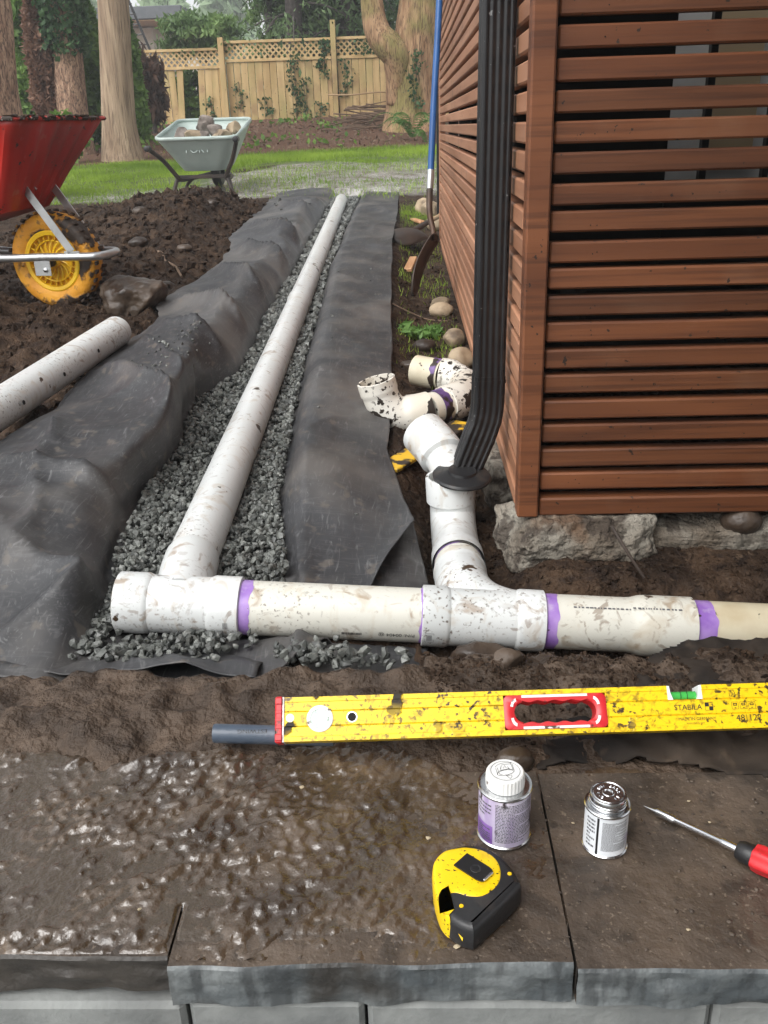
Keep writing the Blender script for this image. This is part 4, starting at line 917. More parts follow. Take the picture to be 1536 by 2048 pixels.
# ---- spirit level
lev = frame_obj('spirit_level', (-.197, 1.031, .0575), (.682, .015, .0055), (0, .041, .045), 'long yellow spirit level with red grip, mud splashed, lying across the mud', 'spirit level')
LT = .029
def lev_prof(y0, y1):
    pts_ = []
    fr = [(0, 0.0), (.0065, 0), (.0072, -.0012), (.0195, -.0012), (.0205, -.0030), (.0216, -.0012), (.0400, -.0012), (.0410, -.0030), (.0420, -.0012), (.0538, -.0012), (.0545, 0), (.061, 0)]
    f = [(y, z) for y, z in fr if y0-1e-6 <= y <= y1+1e-6]
    if f[0][0] > y0: f = [(y0, -.0012)]+f
    if f[-1][0] < y1: f = f+[(y1, -.0012)]
    return f+[(y, -LT-z) for y, z in f[::-1]]
def lev_seg(b, x0, x1, y0=0, y1=.061):
    pr = lev_prof(y0, y1); n_ = len(pr)
    V = [(x0, y, z) for y, z in pr]+[(x1, y, z) for y, z in pr]
    b.add(V, [tuple(range(n_)), tuple(range(2*n_-1, n_-1, -1))]+[(i, i+n_, (i+1) % n_+n_, (i+1) % n_) for i in range(n_)])
body = MB()
lev_seg(body, .010, .3195); lev_seg(body, .3195, .4625, .0, .0065); lev_seg(body, .3195, .4625, .0545, .061)
lev_seg(body, .4625, .549); lev_seg(body, .549, .597, 0, .0415); lev_seg(body, .597, 1.209)
bo = body.build('body', MT['yellow'], lev, local=True, angle=25)
for x0, x1, nm in ((-.001, .0095, 'end_cap'), (1.2095, 1.22, 'end_cap')):
    b = MB(); b.box(((x0+x1)/2, .0305, -LT/2), (x1-x0, .064, LT+.003), .002)
    b.box(((x0+x1)/2, .056, .002), (x1-x0-.001, .009, .004), .001); b.box(((x0+x1)/2, .006, .002), (x1-x0-.001, .009, .004), .001)
    for yy in (.020, .0305, .041): b.box(((x0+x1)/2, yy, .0015), (x1-x0-.002, .004, .002), .0006)
    b.build(nm, MT['red_plastic'], lev, local=True)
MB().box((.0105, .0305, -LT/2), (.0025, .0625, LT+.001), .0005).build('cap_gasket', MT['white_plastic'], lev, local=True)
# grip: rounded frame with a wavy hand hole
def rrect(x0, x1, y0, y1, r, n_=8):
    P = []
    for cx, cy, a0 in ((x1-r, y0+r, -90), (x1-r, y1-r, 0), (x0+r, y1-r, 90), (x0+r, y0+r, 180)):
        for i in range(n_): a = R(a0+90*i/(n_-1)); P.append((cx+r*math.cos(a), cy+r*math.sin(a)))
    return np.array(P)
def resample(P, n_):
    P = np.vstack([P, P[:1]]); d = np.r_[0, np.cumsum(np.linalg.norm(np.diff(P, axis=0), axis=1))]; t = np.linspace(0, d[-1], n_, endpoint=False)
    return np.c_[np.interp(t, d, P[:, 0]), np.interp(t, d, P[:, 1])]
NG = 160
outer = resample(rrect(.3195, .4625, .0066, .0544, .008), NG); inner = resample(rrect(.334, .448, .0165, .0445, .0139), NG)
inner[:, 1] += np.where((inner[:, 0] > .346) & (inner[:, 0] < .436), .0011*np.cos((inner[:, 0]-.346)/.0225*2*math.pi)*np.sign(inner[:, 1]-.0305), 0)
g = MB(); z1, z0 = .0015, -LT-.0015
rings = [np.c_[outer, np.full(NG, z0)], np.c_[outer, np.full(NG, z1-.001)], np.c_[outer*.97+np.array((.391, .0305))*.03, np.full(NG, z1)], np.c_[inner*1.06-np.array((.391, .0305))*.06, np.full(NG, z1)], np.c_[inner, np.full(NG, z1-.002)], np.c_[inner, np.full(NG, z0)]]
Fc = [(i*NG+j, i*NG+(j+1) % NG, (i+1)*NG+(j+1) % NG, (i+1)*NG+j) for i in range(5) for j in range(NG)]
g.add(np.concatenate(rings), Fc); go = g.build('grip', MT['red_plastic'], lev, local=True, angle=40)
for (a, b) in ((.345, .437),):
    for yy, hh in ((.0520, .0036), (.0090, .0036)):
        MB().box(((a+b)/2, yy, z1+.0002), (b-a, hh, .0008), .0003).build('white_inlay', MT['white_plastic'], go, local=True)
for cx, cy, a0 in ((.338, .0365, 98), (.444, .0365, 10), (.338, .0245, 188), (.444, .0245, 280)):
    ip = np.array([(cx+.0118*math.cos(R(t))*.8, cy+.0135*math.sin(R(t))) for t in np.linspace(a0, a0+72, 8)]); ip2 = np.array([(cx+.0075*math.cos(R(t))*.75, cy+.0092*math.sin(R(t))) for t in np.linspace(a0+72, a0, 8)])
    MB().prism(np.vstack([ip, ip2]), .0006, c=(0, 0, z1)).build('white_inlay', MT['white_plastic'], go, local=True)
# vials
v = MB(); v.lathe((.062, .0305, -.0012), (0, 0, 1), [(.0185, -.002), (.0185, .0012), (.0175, .0018), (.0135, .0018), (.013, .0008)], 40); vo = v.build('plumb_vial_ring', MT['white_plastic'], lev, local=True)
MB().lathe((.062, .0305, -.0012), (0, 0, 1), [(.0133, .001), (.0001, .001)], 32).build('vial', MT['pale_vial'], vo, local=True)
MB().lathe((.020, .0325, -.0012), (0, 0, 1), [(.0058, -.001), (.0058, .0006), (.0001, .0006)], 24).build('stud', MT['white_plastic'], lev, local=True)
MB().lathe((.107, .0315, -.0012), (0, 0, 1), [(.0075, -.001), (.0075, .0007), (.0060, .0007), (.0060, 0)], 28).build('eyelet', MT['steel'], lev, local=True)
MB().lathe((.107, .0315, -.0012), (0, 0, 1), [(.0061, .0004), (.0001, .0004)], 24).build('hang_hole', MT['hole'], lev, local=True)
vb = MB(); vb.prism([(.549, .061), (.549, .0415), (.5565, .0415), (.5535, .0505), (.5525, .0605)], LT, c=(0, 0, -LT)); vb.prism([(.597, .061), (.5935, .0605), (.5925, .0505), (.5895, .0415), (.597, .0415)], LT, c=(0, 0, -LT))
vbo = vb.build('vial_holder', MT['white_plastic'], lev, local=True)
gv = MB(); gv.tube(straight((.5555, .0475, -.011), (.5905, .0475, -.011), 4), .0062, 20); gv.build('green_vial', MT['green_vial'], vbo, local=True)
for xx in (.5685, .5775): MB().lathe((xx, .0475, -.011), (1, 0, 0), [(.0063, 0), (.0066, .0002), (.0066, .0008), (.0063, .001)], 20).build('vial_line', MT['ink'], vbo, local=True)
def ltext(s, size, x, y, align='LEFT'):
    V, Fc = text_verts(s, size, align); MB().add(V+np.array((x, y, -.0007)), Fc).build('printing', MT['ink'], bo, local=True, smooth=False)
ltext('STABILA', .0105, .556, .0303); ltext('MADE IN GERMANY', .0058, .560, .0145); ltext('www.stabila.com', .0036, .571, .0090); ltext('TYPE', .0042, .633, .0515); ltext('196-2', .0075, .633, .0465)
ltext('48', .0125, .6395, .0138); ltext('122', .0125, .6565, .0138)
lg_ = MB()
for (i, j) in ((0, 1), (1, 0)): lg_.add(np.array([(.599+i*.0055, .0255+j*.0055, -.0007), (.6045+i*.0055, .0255+j*.0055, -.0007), (.6045+i*.0055, .031+j*.0055, -.0007), (.599+i*.0055, .031+j*.0055, -.0007)]), [(0, 1, 2, 3)])
def lrect(b, x0, x1, y0, y1, t=.0004):
    for (a0, a1, c0_, c1_) in ((x0, x1, y0, y0+t), (x0, x1, y1-t, y1), (x0, x0+t, y0, y1), (x1-t, x1, y0, y1)):
        b.add(np.array([(a0, c0_, -.0007), (a1, c0_, -.0007), (a1, c1_, -.0007), (a0, c1_, -.0007)]), [(0, 1, 2, 3)])
lrect(lg_, .599, .610, .0255, .0365)
for x0 in (.636, .6475, .659): lrect(lg_, x0, x0+.0095, .0262, .0362); lrect(lg_, x0+.002, x0+.0075, .031, .0345, .0011); lrect(lg_, x0+.0035, x0+.006, .0275, .0285, .0006)
lrect(lg_, .654, .6546, .0085, .019, .0005); lg_.build('emblem', MT['ink'], bo, local=True, smooth=False)
# ---- blue-grey grip tube under the level
hd = empty('hammer_handle', (-.2, 1.08, .03)); tag(hd, 'blue grey rubber hammer grip poking out from under the spirit level', 'hammer handle')
MB().tube([(-.2945, 1.078, .0385), (-.2938, 1.078, .0385), (-.290, 1.0778, .0385), (-.2, 1.075, .0365), (-.16, 1.074, .0355), (-.12, 1.073, .0345)], [.0125, .0133, .0138, .0136, .0136, .0136], 28).build('sleeve', MT['bluegrey'], hd)
V, Fc = text_verts('ESTWING', .008); t_ = R(56)-V[:, 1]/.0139
P = np.c_[-.236-V[:, 0]*1.25, 1.0762-np.cos(t_)*.0142, .0372+np.sin(t_)*.0142]; MB().add(P, Fc).build('raised_lettering', MT['ink'], hd, smooth=False)

# ---- cans
def can_print(b, c, r, a0, a1, z0, z1, rows, seed, dash=(.0008, .004), gap=.0008, hgt=.55):
    rr = random.Random(seed); dz = (z1-z0)/rows
    for k in range(rows):
        a = a0; zc = z1-(k+.5)*dz
        aend = a1 if rr.random() < .8 else a0+(a1-a0)*rr.uniform(.4, .9)
        while a < aend:
            w_ = rr.uniform(*dash)/r; a2 = min(a+w_, aend)
            p = lambda t, z: (c[0]+(r+.0003)*math.cos(t), c[1]+(r+.0003)*math.sin(t), z)
            am = (a+a2)/2
            b.add([p(a, zc-dz*hgt/2), p(a2, zc-dz*hgt/2), p(a2, zc+dz*hgt/2), p(a, zc+dz*hgt/2)], [(0, 1, 2, 3)])
            a = a2+gap/r
def can_patch(b, c, r, a0, a1, z0, z1, dr=.00015, n_=10):
    for i in range(n_):
        s, e = a0+(a1-a0)*i/n_, a0+(a1-a0)*(i+1)/n_
        p = lambda t, z: (c[0]+(r+dr)*math.cos(t), c[1]+(r+dr)*math.sin(t), z)
        b.add([p(s, z0), p(e, z0), p(e, z1), p(s, z1)], [(0, 1, 2, 3)])
c1_ = (.109, .916, .001); r1 = .0333
k1 = empty('primer_can', c1_, 'purple stained primer can with a white screw cap, on the paving slab', 'can')
b = MB(); b.lathe(c1_, (0, 0, 1), [(.0005, .0), (r1-.001, .0), (r1+.0006, .001), (r1+.0006, .003), (r1-.0006, .004), (r1-.0006, .074), (r1-.0008, .075)], 56); b1 = b.build('body', MT['label_lilac'], k1)
b = MB(); b.lathe(c1_, (0, 0, 1), [(r1-.0008, .0745), (r1+.0010, .0755), (r1+.0012, .0775), (r1+.0002, .079), (r1-.002, .0785), (r1-.003, .0765), (r1-.008, .0768), (.018, .078)], 56)
b.build('top_rim', MT['steel'], k1); b = MB(); b.lathe(c1_, (0, 0, 1), [(r1+.0007, .0008), (r1+.0013, .0015), (r1+.0013, .0028), (r1-.0004, .0042)], 56); b.build('bottom_rim', MT['steel'], k1)
t = np.linspace(0, 2*math.pi, 120, endpoint=False); cap = MB(); rc = .0242
rings = []
for r_, z_, rb in ((rc-.001, .0775, 0), (rc, .078, 0), (rc, .084, 1), (rc-.0006, .0945, 1), (rc-.001, .096, 0), (rc-.0025, .0975, 0), (rc-.0045, .0975, 0), (rc-.0048, .0970, 0), (.0005, .0970, 0)):
    q = r_+(.0005*np.sign(np.sin(t*30)) if rb else 0)
    rings.append(np.c_[c1_[0]+q*np.cos(t), c1_[1]+q*np.sin(t), np.full(120, c1_[2]+z_)])
cap.add(np.concatenate(rings), [(i*120+j, i*120+(j+1) % 120, (i+1)*120+(j+1) % 120, (i+1)*120+j) for i in range(8) for j in range(120)])
capo = cap.build('screw_cap', MT['white_plastic'], k1)
def ribbon(b, pts_, w_, closed=False, z=0, f=lambda x, y: (x, y)):
    P = np.array(pts_, float)
    if closed: P = np.vstack([P, P[:1]])
    T = np.gradient(P, axis=0); T /= np.linalg.norm(T, axis=1)[:, None]+1e-9; N = np.c_[-T[:, 1], T[:, 0]]*w_/2
    A, B = P+N, P-N; V = np.vstack([np.c_[A, np.full(len(A), z)], np.c_[B, np.full(len(B), z)]]); n_ = len(P)
    b.add(V, [(i, i+1, n_+i+1, n_+i) for i in range(n_-1)])
dr = MB(); S_ = .0195
def el_(cx, cy, a, b_, rot=0, s=0, e=360, n_=40): t = np.radians(np.linspace(s, e, n_)); x = a*np.cos(t); y = b_*np.sin(t); c, d = math.cos(rot), math.sin(rot); return np.c_[cx+x*c-y*d, cy+x*d+y*c]
zc = c1_[2]+.0975
def D(P, w_=.00055, cl=False): P = np.array(P)*S_+np.array(c1_[:2]); ribbon(dr, P, w_, cl, zc)
D(el_(0, 0, .93, .93)); D(el_(0, -.18, .58, .25, .35)); D(el_(-.02, -.2, .40, .15, .35, 150, 230)); D(el_(.05, -.12, .42, .14, .35, -20, 60)); D(el_(-.06, .52, .56, .22, .35, 10, 180))
D([(-.60, .22), (-.52, -.36)]); D([(-.50, .30), (-.42, -.22)]); D([(.38, .78), (.50, .10)]); D([(.48, .66), (.56, .06)])
D([(-.30, .12), (-.22, .50), (-.10, .22), (.0, .52), (.08, .25), (.16, .40), (.24, .20)], .0008); D([(-.36, .02), (.0, .10), (.30, .22)], .0007); D([(-.20, .55), (.10, .62), (.36, .66)], .0006)
D([(-.02, -.40), (.10, -.60), (.24, -.78), (.36, -.58), (.34, -.42), (.24, -.50), (.14, -.44), (.08, -.50), (-.02, -.40)], .0006)
dr.build('cap_printing', MT['ink'], capo, smooth=False)
pr = MB(); can_patch(pr, c1_, r1-.0006, R(-205), R(-122), .006, .034, n_=14); pr.build('purple_panel', MT['label_purple'], b1)
pr = MB(); can_patch(pr, c1_, r1-.0006, R(-205), R(-188), .062, .072, n_=5); pr.build('red_flash', MT['red_plastic'], b1)
pr = MB(); can_print(pr, c1_, r1-.0006, R(-116), R(-22), .012, .071, 26, 4); can_print(pr, c1_, r1-.0004, R(-165), R(-128), .010, .03, 6, 9, (.002, .006)); can_print(pr, c1_, r1-.0006, R(-170), R(-126), .045, .068, 4, 19, (.002, .006), hgt=.4); pr.build('fine_print', MT['inkgrey'], b1, smooth=False)
c2_ = (.233, .894, .001); r2 = .0272
k2 = empty('cement_can', c2_, 'small pale cement can with an embossed bare metal lid, on the paving slab', 'can')
b = MB(); b.lathe(c2_, (0, 0, 1), [(.0005, 0), (r2-.001, 0), (r2, .002), (r2-.0006, .004), (r2-.0006, .0625)], 52); b2 = b.build('body', MT['label_white'], k2)
b = MB(); b.lathe(c2_, (0, 0, 1), [(r2+.0003, .0006), (r2+.0011, .0014), (r2+.0011, .0026), (r2-.0005, .004)], 52); b.build('bottom_rim', MT['steel'], k2); b = MB(); b.lathe(c2_, (0, 0, 1), [(r2-.0006, .0615), (r2+.0010, .0625), (r2+.0012, .0645), (r2, .066), (r2-.002, .0655), (r2-.0028, .064), (.0225, .0645), (.0225, .067), (.0233, .068), (.0233, .0695), (.0225, .0705), (.0215, .0705)], 52); b.build('top_rim', MT['steel'], k2)
b = MB(); b.lathe(c2_, (0, 0, 1), [(.0205, .068), (.0228, .0705), (.0230, .0728), (.0222, .0735), (.0226, .0755), (.0226, .0790), (.0216, .0805), (.0198, .0808), (.0190, .0798), (.0180, .0806), (.0075, .0806), (.0068, .0815), (.0056, .0815), (.0050, .0800), (.0003, .0800)], 56); lido = b.build('lid', MT['steel'], k2)
em = MB()
def arc_text(s, size, r_, a_mid, c, z, ex_):
    for i, ch in enumerate(s):
        if ch == ' ': continue
        V, Fc = text_verts(ch, size, 'CENTER', ex_); a = a_mid-(i-(len(s)-1)/2)*size*.85/r_
        M_ = rotz(a-math.pi/2); em.add(V @ M_.T+np.array((c[0]+r_*math.cos(a), c[1]+r_*math.sin(a), z)), Fc)
arc_text('CAB', .0052, .0124, R(205), c2_, c2_[2]+.0808, .0005); arc_text('IHI', .0052, .0124, R(125), c2_, c2_[2]+.0808, .0005); arc_text('BROS', .0052, .0124, R(35), c2_, c2_[2]+.0808, .0005); arc_text('II', .0052, .0124, R(-50), c2_, c2_[2]+.0808, .0005)
em.build('embossing', MT['chrome'], lido, smooth=False)
pr = MB(); can_print(pr, c2_, r2-.0006, R(-112), R(-40), .013, .057, 30, 14, (.0004, .0016), .0005, .6); can_print(pr, c2_, r2-.0006, R(-160), R(-132), .012, .057, 8, 24, (.001, .004), hgt=.5); can_print(pr, c2_, r2-.0006, R(-35), R(-10), .006, .034, 8, 34, (.01, .02), hgt=.7); pr.build('fine_print', MT['inkgrey'], b2, smooth=False)
pr = MB(); can_patch(pr, c2_, r2-.0006, R(-127), R(-121), .005, .061); pr.build('black_stripe', MT['ink'], b2)

# ---- tape measure
tm = empty('tape_measure', (.06, .79, .001), 'yellow and black tape measure lying clip side up in the mud', 'tape measure')
ol = resample(spline([(.0165, .797), (.0175, .826), (.0295, .846), (.0500, .857), (.0735, .857), (.0945, .843), (.1085, .822), (.1150, .802), (.1120, .788), (.0640, .736), (.0530, .732), (.0370, .741), (.0240, .758), (.0165, .797)], 160)[:-1], 120)
cen = np.array((.064, .798))
def inset(P, d):
    T = np.roll(P, -1, 0)-np.roll(P, 1, 0); T /= np.linalg.norm(T, axis=1)[:, None]; N = np.c_[T[:, 1], -T[:, 0]]
    s = np.sign(((P-cen)*N).sum(1).mean()); return P-N*s*d
lay = [(.0045, .0012), (.0015, .003), (0, .007), (0, .029), (.0016, .0335), (.0045, .0362), (.009, .037)]
rings = [np.c_[inset(ol, d), np.full(120, z)] for d, z in lay]
b = MB(); b.add(np.concatenate(rings), [(i*120+j, i*120+(j+1) % 120, (i+1)*120+(j+1) % 120, (i+1)*120+j) for i in range(6) for j in range(120)]+[tuple(range(720, 840)), tuple(range(119, -1, -1))]); b.build('rubber_case', MT['black_rub'], tm, angle=50)
yl = [(.0155, .795), (.0165, .826), (.0285, .8445), (.044, .8505), (.060, .852), (.078, .8465), (.091, .834), (.096, .818), (.0945, .800), (.086, .785), (.071, .774), (.055, .7735), (.043, .778), (.0355, .778), (.0325, .770), (.0330, .7455), (.0235, .757), (.0180, .778)]
yo = resample(spline(yl+[yl[0]], 140)[:-1], 100); cen = np.array((.056, .81))
rings = [np.c_[inset(yo, d), np.full(100, z)] for d, z in ((0, .006), (-.0008, .025), (0, .0335), (.0012, .0366), (.0035, .0378), (.012, .0382))]
b = MB(); b.add(np.concatenate(rings), [(i*100+j, i*100+(j+1) % 100, (i+1)*100+(j+1) % 100, (i+1)*100+j) for i in range(5) for j in range(100)]+[tuple(range(500, 600))]); yso = b.build('yellow_shell', MT['tape_yellow'], tm, angle=50)
Mc = rotz(R(-42)); cc_ = np.array((.0645, .8135, .0398))
cp_ = MB(); cpts = np.array([(-.0215, -.0125), (.011, -.0125), (.0165, -.0115), (.020, -.0085), (.020, .0085), (.0165, .0115), (.011, .0125), (-.0215, .0125)]); cp_.prism(cpts, .0016, Mc, cc_)
cpo_ = cp_.build('belt_clip', MT['black_al'], tm); MB().box(cc_+np.array((.0195*math.cos(R(-42)), .0195*math.sin(R(-42)), .0012)), (.0030, .0165, .0028), .0008, Mc).build('clip_lip', MT['steel'], cpo_)
MB().lathe(cc_+np.array((.001, -.001, .0016)), (0, 0, 1), [(.0065, .0), (.0062, .0004), (.0030, -.0002), (.0005, -.0003)], 20).build('rivet', MT['black_rub'], cpo_)
for x_, y_ in ((.0460, .7615), (.1045, .8085)): MB().lathe((x_, y_, .0364), (0, 0, 1), [(.0028, .0), (.0024, .0012), (.0001, .0013)], 16).build('yellow_dot', MT['yellow'], tm)
MB().prism([(.0, .0), (.0042, -.0075), (.0058, .003)], .0012, rotax((1, 0, 0), R(52)), (.0415, .7380, .021)).build('yellow_window', MT['yellow'], tm)

# ---- screwdriver
a_, b_ = np.array((.296, .954, .0085)), np.array((.3995, .8565, .0175)); sd_ = (b_-a_)/np.linalg.norm(b_-a_)
sv = empty('screwdriver', a_, 'steel shafted screwdriver with a red and black handle, on the paving slab', 'screwdriver')
MB().lathe(a_, sd_, [(.0003, 0), (.0012, .006), (.0028, .016), (.0030, .020)], 16).build('bit', MT['steel'], sv)
MB().lathe(a_, sd_, [(.0028, .018), (.0048, .0185), (.0050, .021), (.0050, .043), (.0046, .0445), (.0034, .045)], 24).build('bit_holder', MT['steel'], sv)
t = 6; hx = MB(); hx.lathe(a_, sd_, [(.0036, .044), (.0037, .105), (.0050, .108), (.0052, .128)], 12); hx.build('shaft', MT['chrome'], sv)
MB().lathe(a_, sd_, [(.005, .126), (.0105, .1275), (.0128, .133), (.0135, .146), (.0125, .148)], 28).build('collar', MT['black_rub'], sv)
t = np.linspace(0, 2*math.pi, 48, endpoint=False); u_ = np.cross(sd_, [0, 0, 1.]); u_ /= np.linalg.norm(u_); v_ = np.cross(sd_, u_); rings = []
for h, r_ in ((.1465, .0120), (.148, .0152), (.156, .0165), (.18, .0150), (.22, .0160), (.245, .0150), (.25, .008)):
    q = r_*(1+.07*np.cos(6*t)); rings.append(a_+sd_*h+q[:, None]*(np.cos(t)[:, None]*u_+np.sin(t)[:, None]*v_))
hb = MB(); hb.add(np.concatenate(rings), [(i*48+j, i*48+(j+1) % 48, (i+1)*48+(j+1) % 48, (i+1)*48+j) for i in range(6) for j in range(48)]+[tuple(range(288, 336))]); hb.build('handle', MT['red_plastic'], sv)

# ---- crumpled dirty cloth at right
qx, qy = np.meshgrid(np.arange(.14, 1.25, .007), np.arange(1.012, 1.66, .006))
base = np.interp(qy, [1.01, 1.045, 1.08, 1.2, 1.33, 1.42, 1.47, 1.50, 1.66], [.003, .008, .018, .018, -.008, -.04, -.07, -.09, -.11])
pipez = on_main(.75)[2]; over = sst(.675, .72, qx-.35*(qy-1.50))
roll = np.exp(-((qy-1.41)/.04)**2)*.022*sst(.33, .45, qx)
dome = np.where(np.abs(qy-1.556) < .075, pipez+np.sqrt(np.maximum(.075**2-(qy-1.556)**2, 0)), -.2)
cz = base+roll
cz = np.where(over > .02, np.maximum(cz, dome*over+(1-over)*cz), cz)
qf = qx*.9+qy*.5; pf_ = -qx*.5+qy*.9
cz = cz+.026*(ridge(qf*5+.7*fbm(qx*4, qy*4, 2), pf_*4, 11., 2)-.55)*sst(1.0, 1.1, qy)+.018*(ridge(qf*12, pf_*9+.5*fbm(qx*9, qy*9), 5., 2)-.55)*sst(1.01, 1.06, qy)+.004*fbm(qx*40, qy*40, 2, 2)
xl = np.interp(qy, [1.0, 1.03, 1.045, 1.1, 1.2, 1.25, 1.35, 1.42, 1.48, 1.56, 1.66], [.26, .17, .158, .18, .235, .285, .39, .48, .60, .665, .74])+.02*fbm(qy*17, qy*0, 4)
yl_ = np.interp(qx, [.15, .2, .26, .34, .45, .6, 1.3], [1.03, 1.043, 1.046, 1.036, 1.02, 1.012, 1.012])+.008*fbm(qx*14, qx*0, 6)
keep = (qx > xl) & (qy > yl_); n_, m_ = qx.shape; idx = np.arange(n_*m_).reshape(n_, m_)
q = np.stack([idx[:-1, :-1], idx[:-1, 1:], idx[1:, 1:], idx[1:, :-1]], -1); k = keep[:-1, :-1] & keep[:-1, 1:] & keep[1:, 1:] & keep[1:, :-1]
ob = MB().add(np.stack([qx, qy, cz], -1).reshape(-1, 3), q[k].tolist()).build('crumpled_cloth', MT['oldfabric'], angle=None)
md = ob.modifiers.new('th', 'SOLIDIFY'); md.thickness = .003
tag(ob, 'crumpled dirt covered dark cloth bunched over the end of the cross pipe', 'cloth')
# ---- stones in the mud in front of the cross pipe
for i, (x, y, s, lab) in enumerate(((.125, 1.475, (.062, .032, .034), 'muddy brown stone against the front of the wye fitting'), (.155, 1.315, (.028, .02, .018), 'small muddy stone just behind the yellow spirit level'), (.275, 1.44, (.016, .012, .010), 'small pale pebble in the soil between pipe and dark cloth'),
                                    (.135, 1.045, (.030, .018, .022), 'muddy stone at the slab edge behind the white screw cap'))):
    V, Fc = rock_mesh(s, 40+i, 3, .25, 5); ob = MB().add(V+np.array((x, y, gz(x, y)+s[2]*.35)), Fc).build('muddy_stone', MT['rock_dark'], angle=None); tag(ob, lab, 'stone')

# ================================================================== WHEELBARROWS
# ---- red barrow: local x = forward, wheel axle at the origin
rb = empty('red_wheelbarrow', (-1.515, 4.0, .352), 'red wheelbarrow with ribbed tray and muddy yellow wheel sunk in the soil', 'wheelbarrow', rot=(0, 0, R(-11)))
wt = MB(); wt.lathe((0, 0, 0), (0, 1, 0), [(.120, -.036), (.126, -.044), (.150, -.052), (.176, -.049), (.188, -.042)], 64); wt.lathe((0, 0, 0), (0, 1, 0), [(.188, .042), (.176, .049), (.150, .052), (.126, .044), (.120, .036)], 64)
tyo = MB(); tyo.lathe((0, 0, 0), (0, 1, 0), [(.120, -.036), (.126, -.044), (.150, -.053), (.174, -.051), (.188, -.044), (.197, -.030), (.200, 0), (.197, .030), (.188, .044), (.174, .051), (.150, .053), (.126, .044), (.120, .036)], 72)
tyre = tyo.build('tyre', MT['tyre'], rb, local=True)
lug = MB()
for k in range(34):
    a = 2*math.pi*k/34
    for s in (-1, 1):
        M_ = rotax((0, 1, 0), -a-s*.045) @ rotax((1, 0, 0), s*R(24))
        p = np.array([0, s*.026, 0])+rotax((0, 1, 0), -a-s*.045) @ np.array([.198, 0, 0])
        lug.box(p, (.010, .040, .017), .003, rotax((0, 1, 0), -a-s*.045) @ rotax((0, 0, 1), -s*R(14)))
tag(lug.build('tread', MT['tread'], tyre, local=True), kind='stuff')
hb = MB(); hb.lathe((0, 0, 0), (0, 1, 0), [(.127, -.030), (.127, -.046), (.122, -.049), (.108, -.047), (.105, -.036), (.104, -.020), (.060, -.016), (.034, -.022), (.030, -.045), (.024, -.05), (.0005, -.05)], 64)
hub_o = hb.build('hub', MT['yellow_hub'], rb, local=True)
for k in range(24):
    a = 2*math.pi*k/24; M_ = rotax((0, 1, 0), a); b = MB(); b.box(M_ @ np.array((.096, -.030, 0)), (.018, .024, .003), .0006, M_); b.build('rim_web', MT['yellow_hub'], hub_o, local=True)
for k in range(16):
    a = 2*math.pi*k/16; pts_ = [rotax((0, 1, 0), a+.5*(r_-.03)/.06) @ np.array((r_, -.026, 0)) for r_ in np.linspace(.030, .089, 6)]
    MB().tube(pts_, [.0042]*6, 6).build('spoke', MT['yellow_hub'], hub_o, local=True)
MB().lathe((0, 0, 0), (0, 1, 0), [(.088, -.020), (.088, -.034), (.085, -.036), (.082, -.034), (.081, -.018)], 48).build('hub_ring', MT['yellow_hub'], hub_o, local=True)
MB().lathe((0, 0, 0), (0, 1, 0), [(.022, -.04), (.022, -.075), (.012, -.078), (.0005, -.078)], 28).build('axle', MT['black_rub'], hub_o, local=True)
fr = MB(); fr.tube(spline([(-1.15, -.16, .20), (-.6, -.13, .06), (-.25, -.105, .022), (.0, -.098, .024), (.19, -.098, .026), (.238, -.08, .026), (.252, -.04, .026), (.254, 0, .026), (.252, .04, .026), (.238, .08, .026), (.19, .098, .026), (0, .098, .024), (-.25, .105, .022), (-.6, .13, .06), (-1.15, .16, .20)], 90), .0165, 18); fr.build('frame_tube', MT['galv'], rb, local=True)
bk = MB(); bk.box((-.012, -.104, -.020), (.075, .004, .064), .001); bko = bk.build('axle_bracket', MT['galv'], rb, local=True); MB().lathe((.002, -.106, -.028), (0, -1, 0), [(.010, 0), (.010, .006), (.006, .008), (.0005, .009)], 6).build('bolt', MT['steel'], bko, local=True)
MB().box((-.012, .104, -.020), (.075, .004, .064), .001).build('axle_bracket', MT['galv'], rb, local=True)
for s, x0 in ((-1, .0), (1, .0)):
    b = MB(); d = np.array((-.185, 0, .275)); p0 = np.array((.135, s*.105, .046)); p1 = p0+np.array((-.19, -s*.0, .285)); ax = (p1-p0)/np.linalg.norm(p1-p0)
    ang = math.atan2(ax[2], ax[0]); M_ = rotax((0, 1, 0), -ang); b.box((p0+p1)/2, (np.linalg.norm(p1-p0), .005, .034), .001, M_); b.box(p0+np.array((-.0, 0, -.012)), (.07, .005, .03), .001); b.build('strut', MT['galv'], rb, local=True)
MB().box((-.052, 0, .335), (.045, .22, .006), .001, rotax((0, 1, 0), R(0))).build('strut_cross', MT['galv'], rb, local=True)
MB().tube([(-.035, -.06, .33), (-.005, -.065, .29)], .005, 10).build('bolt', MT['steel'], rb, local=True)
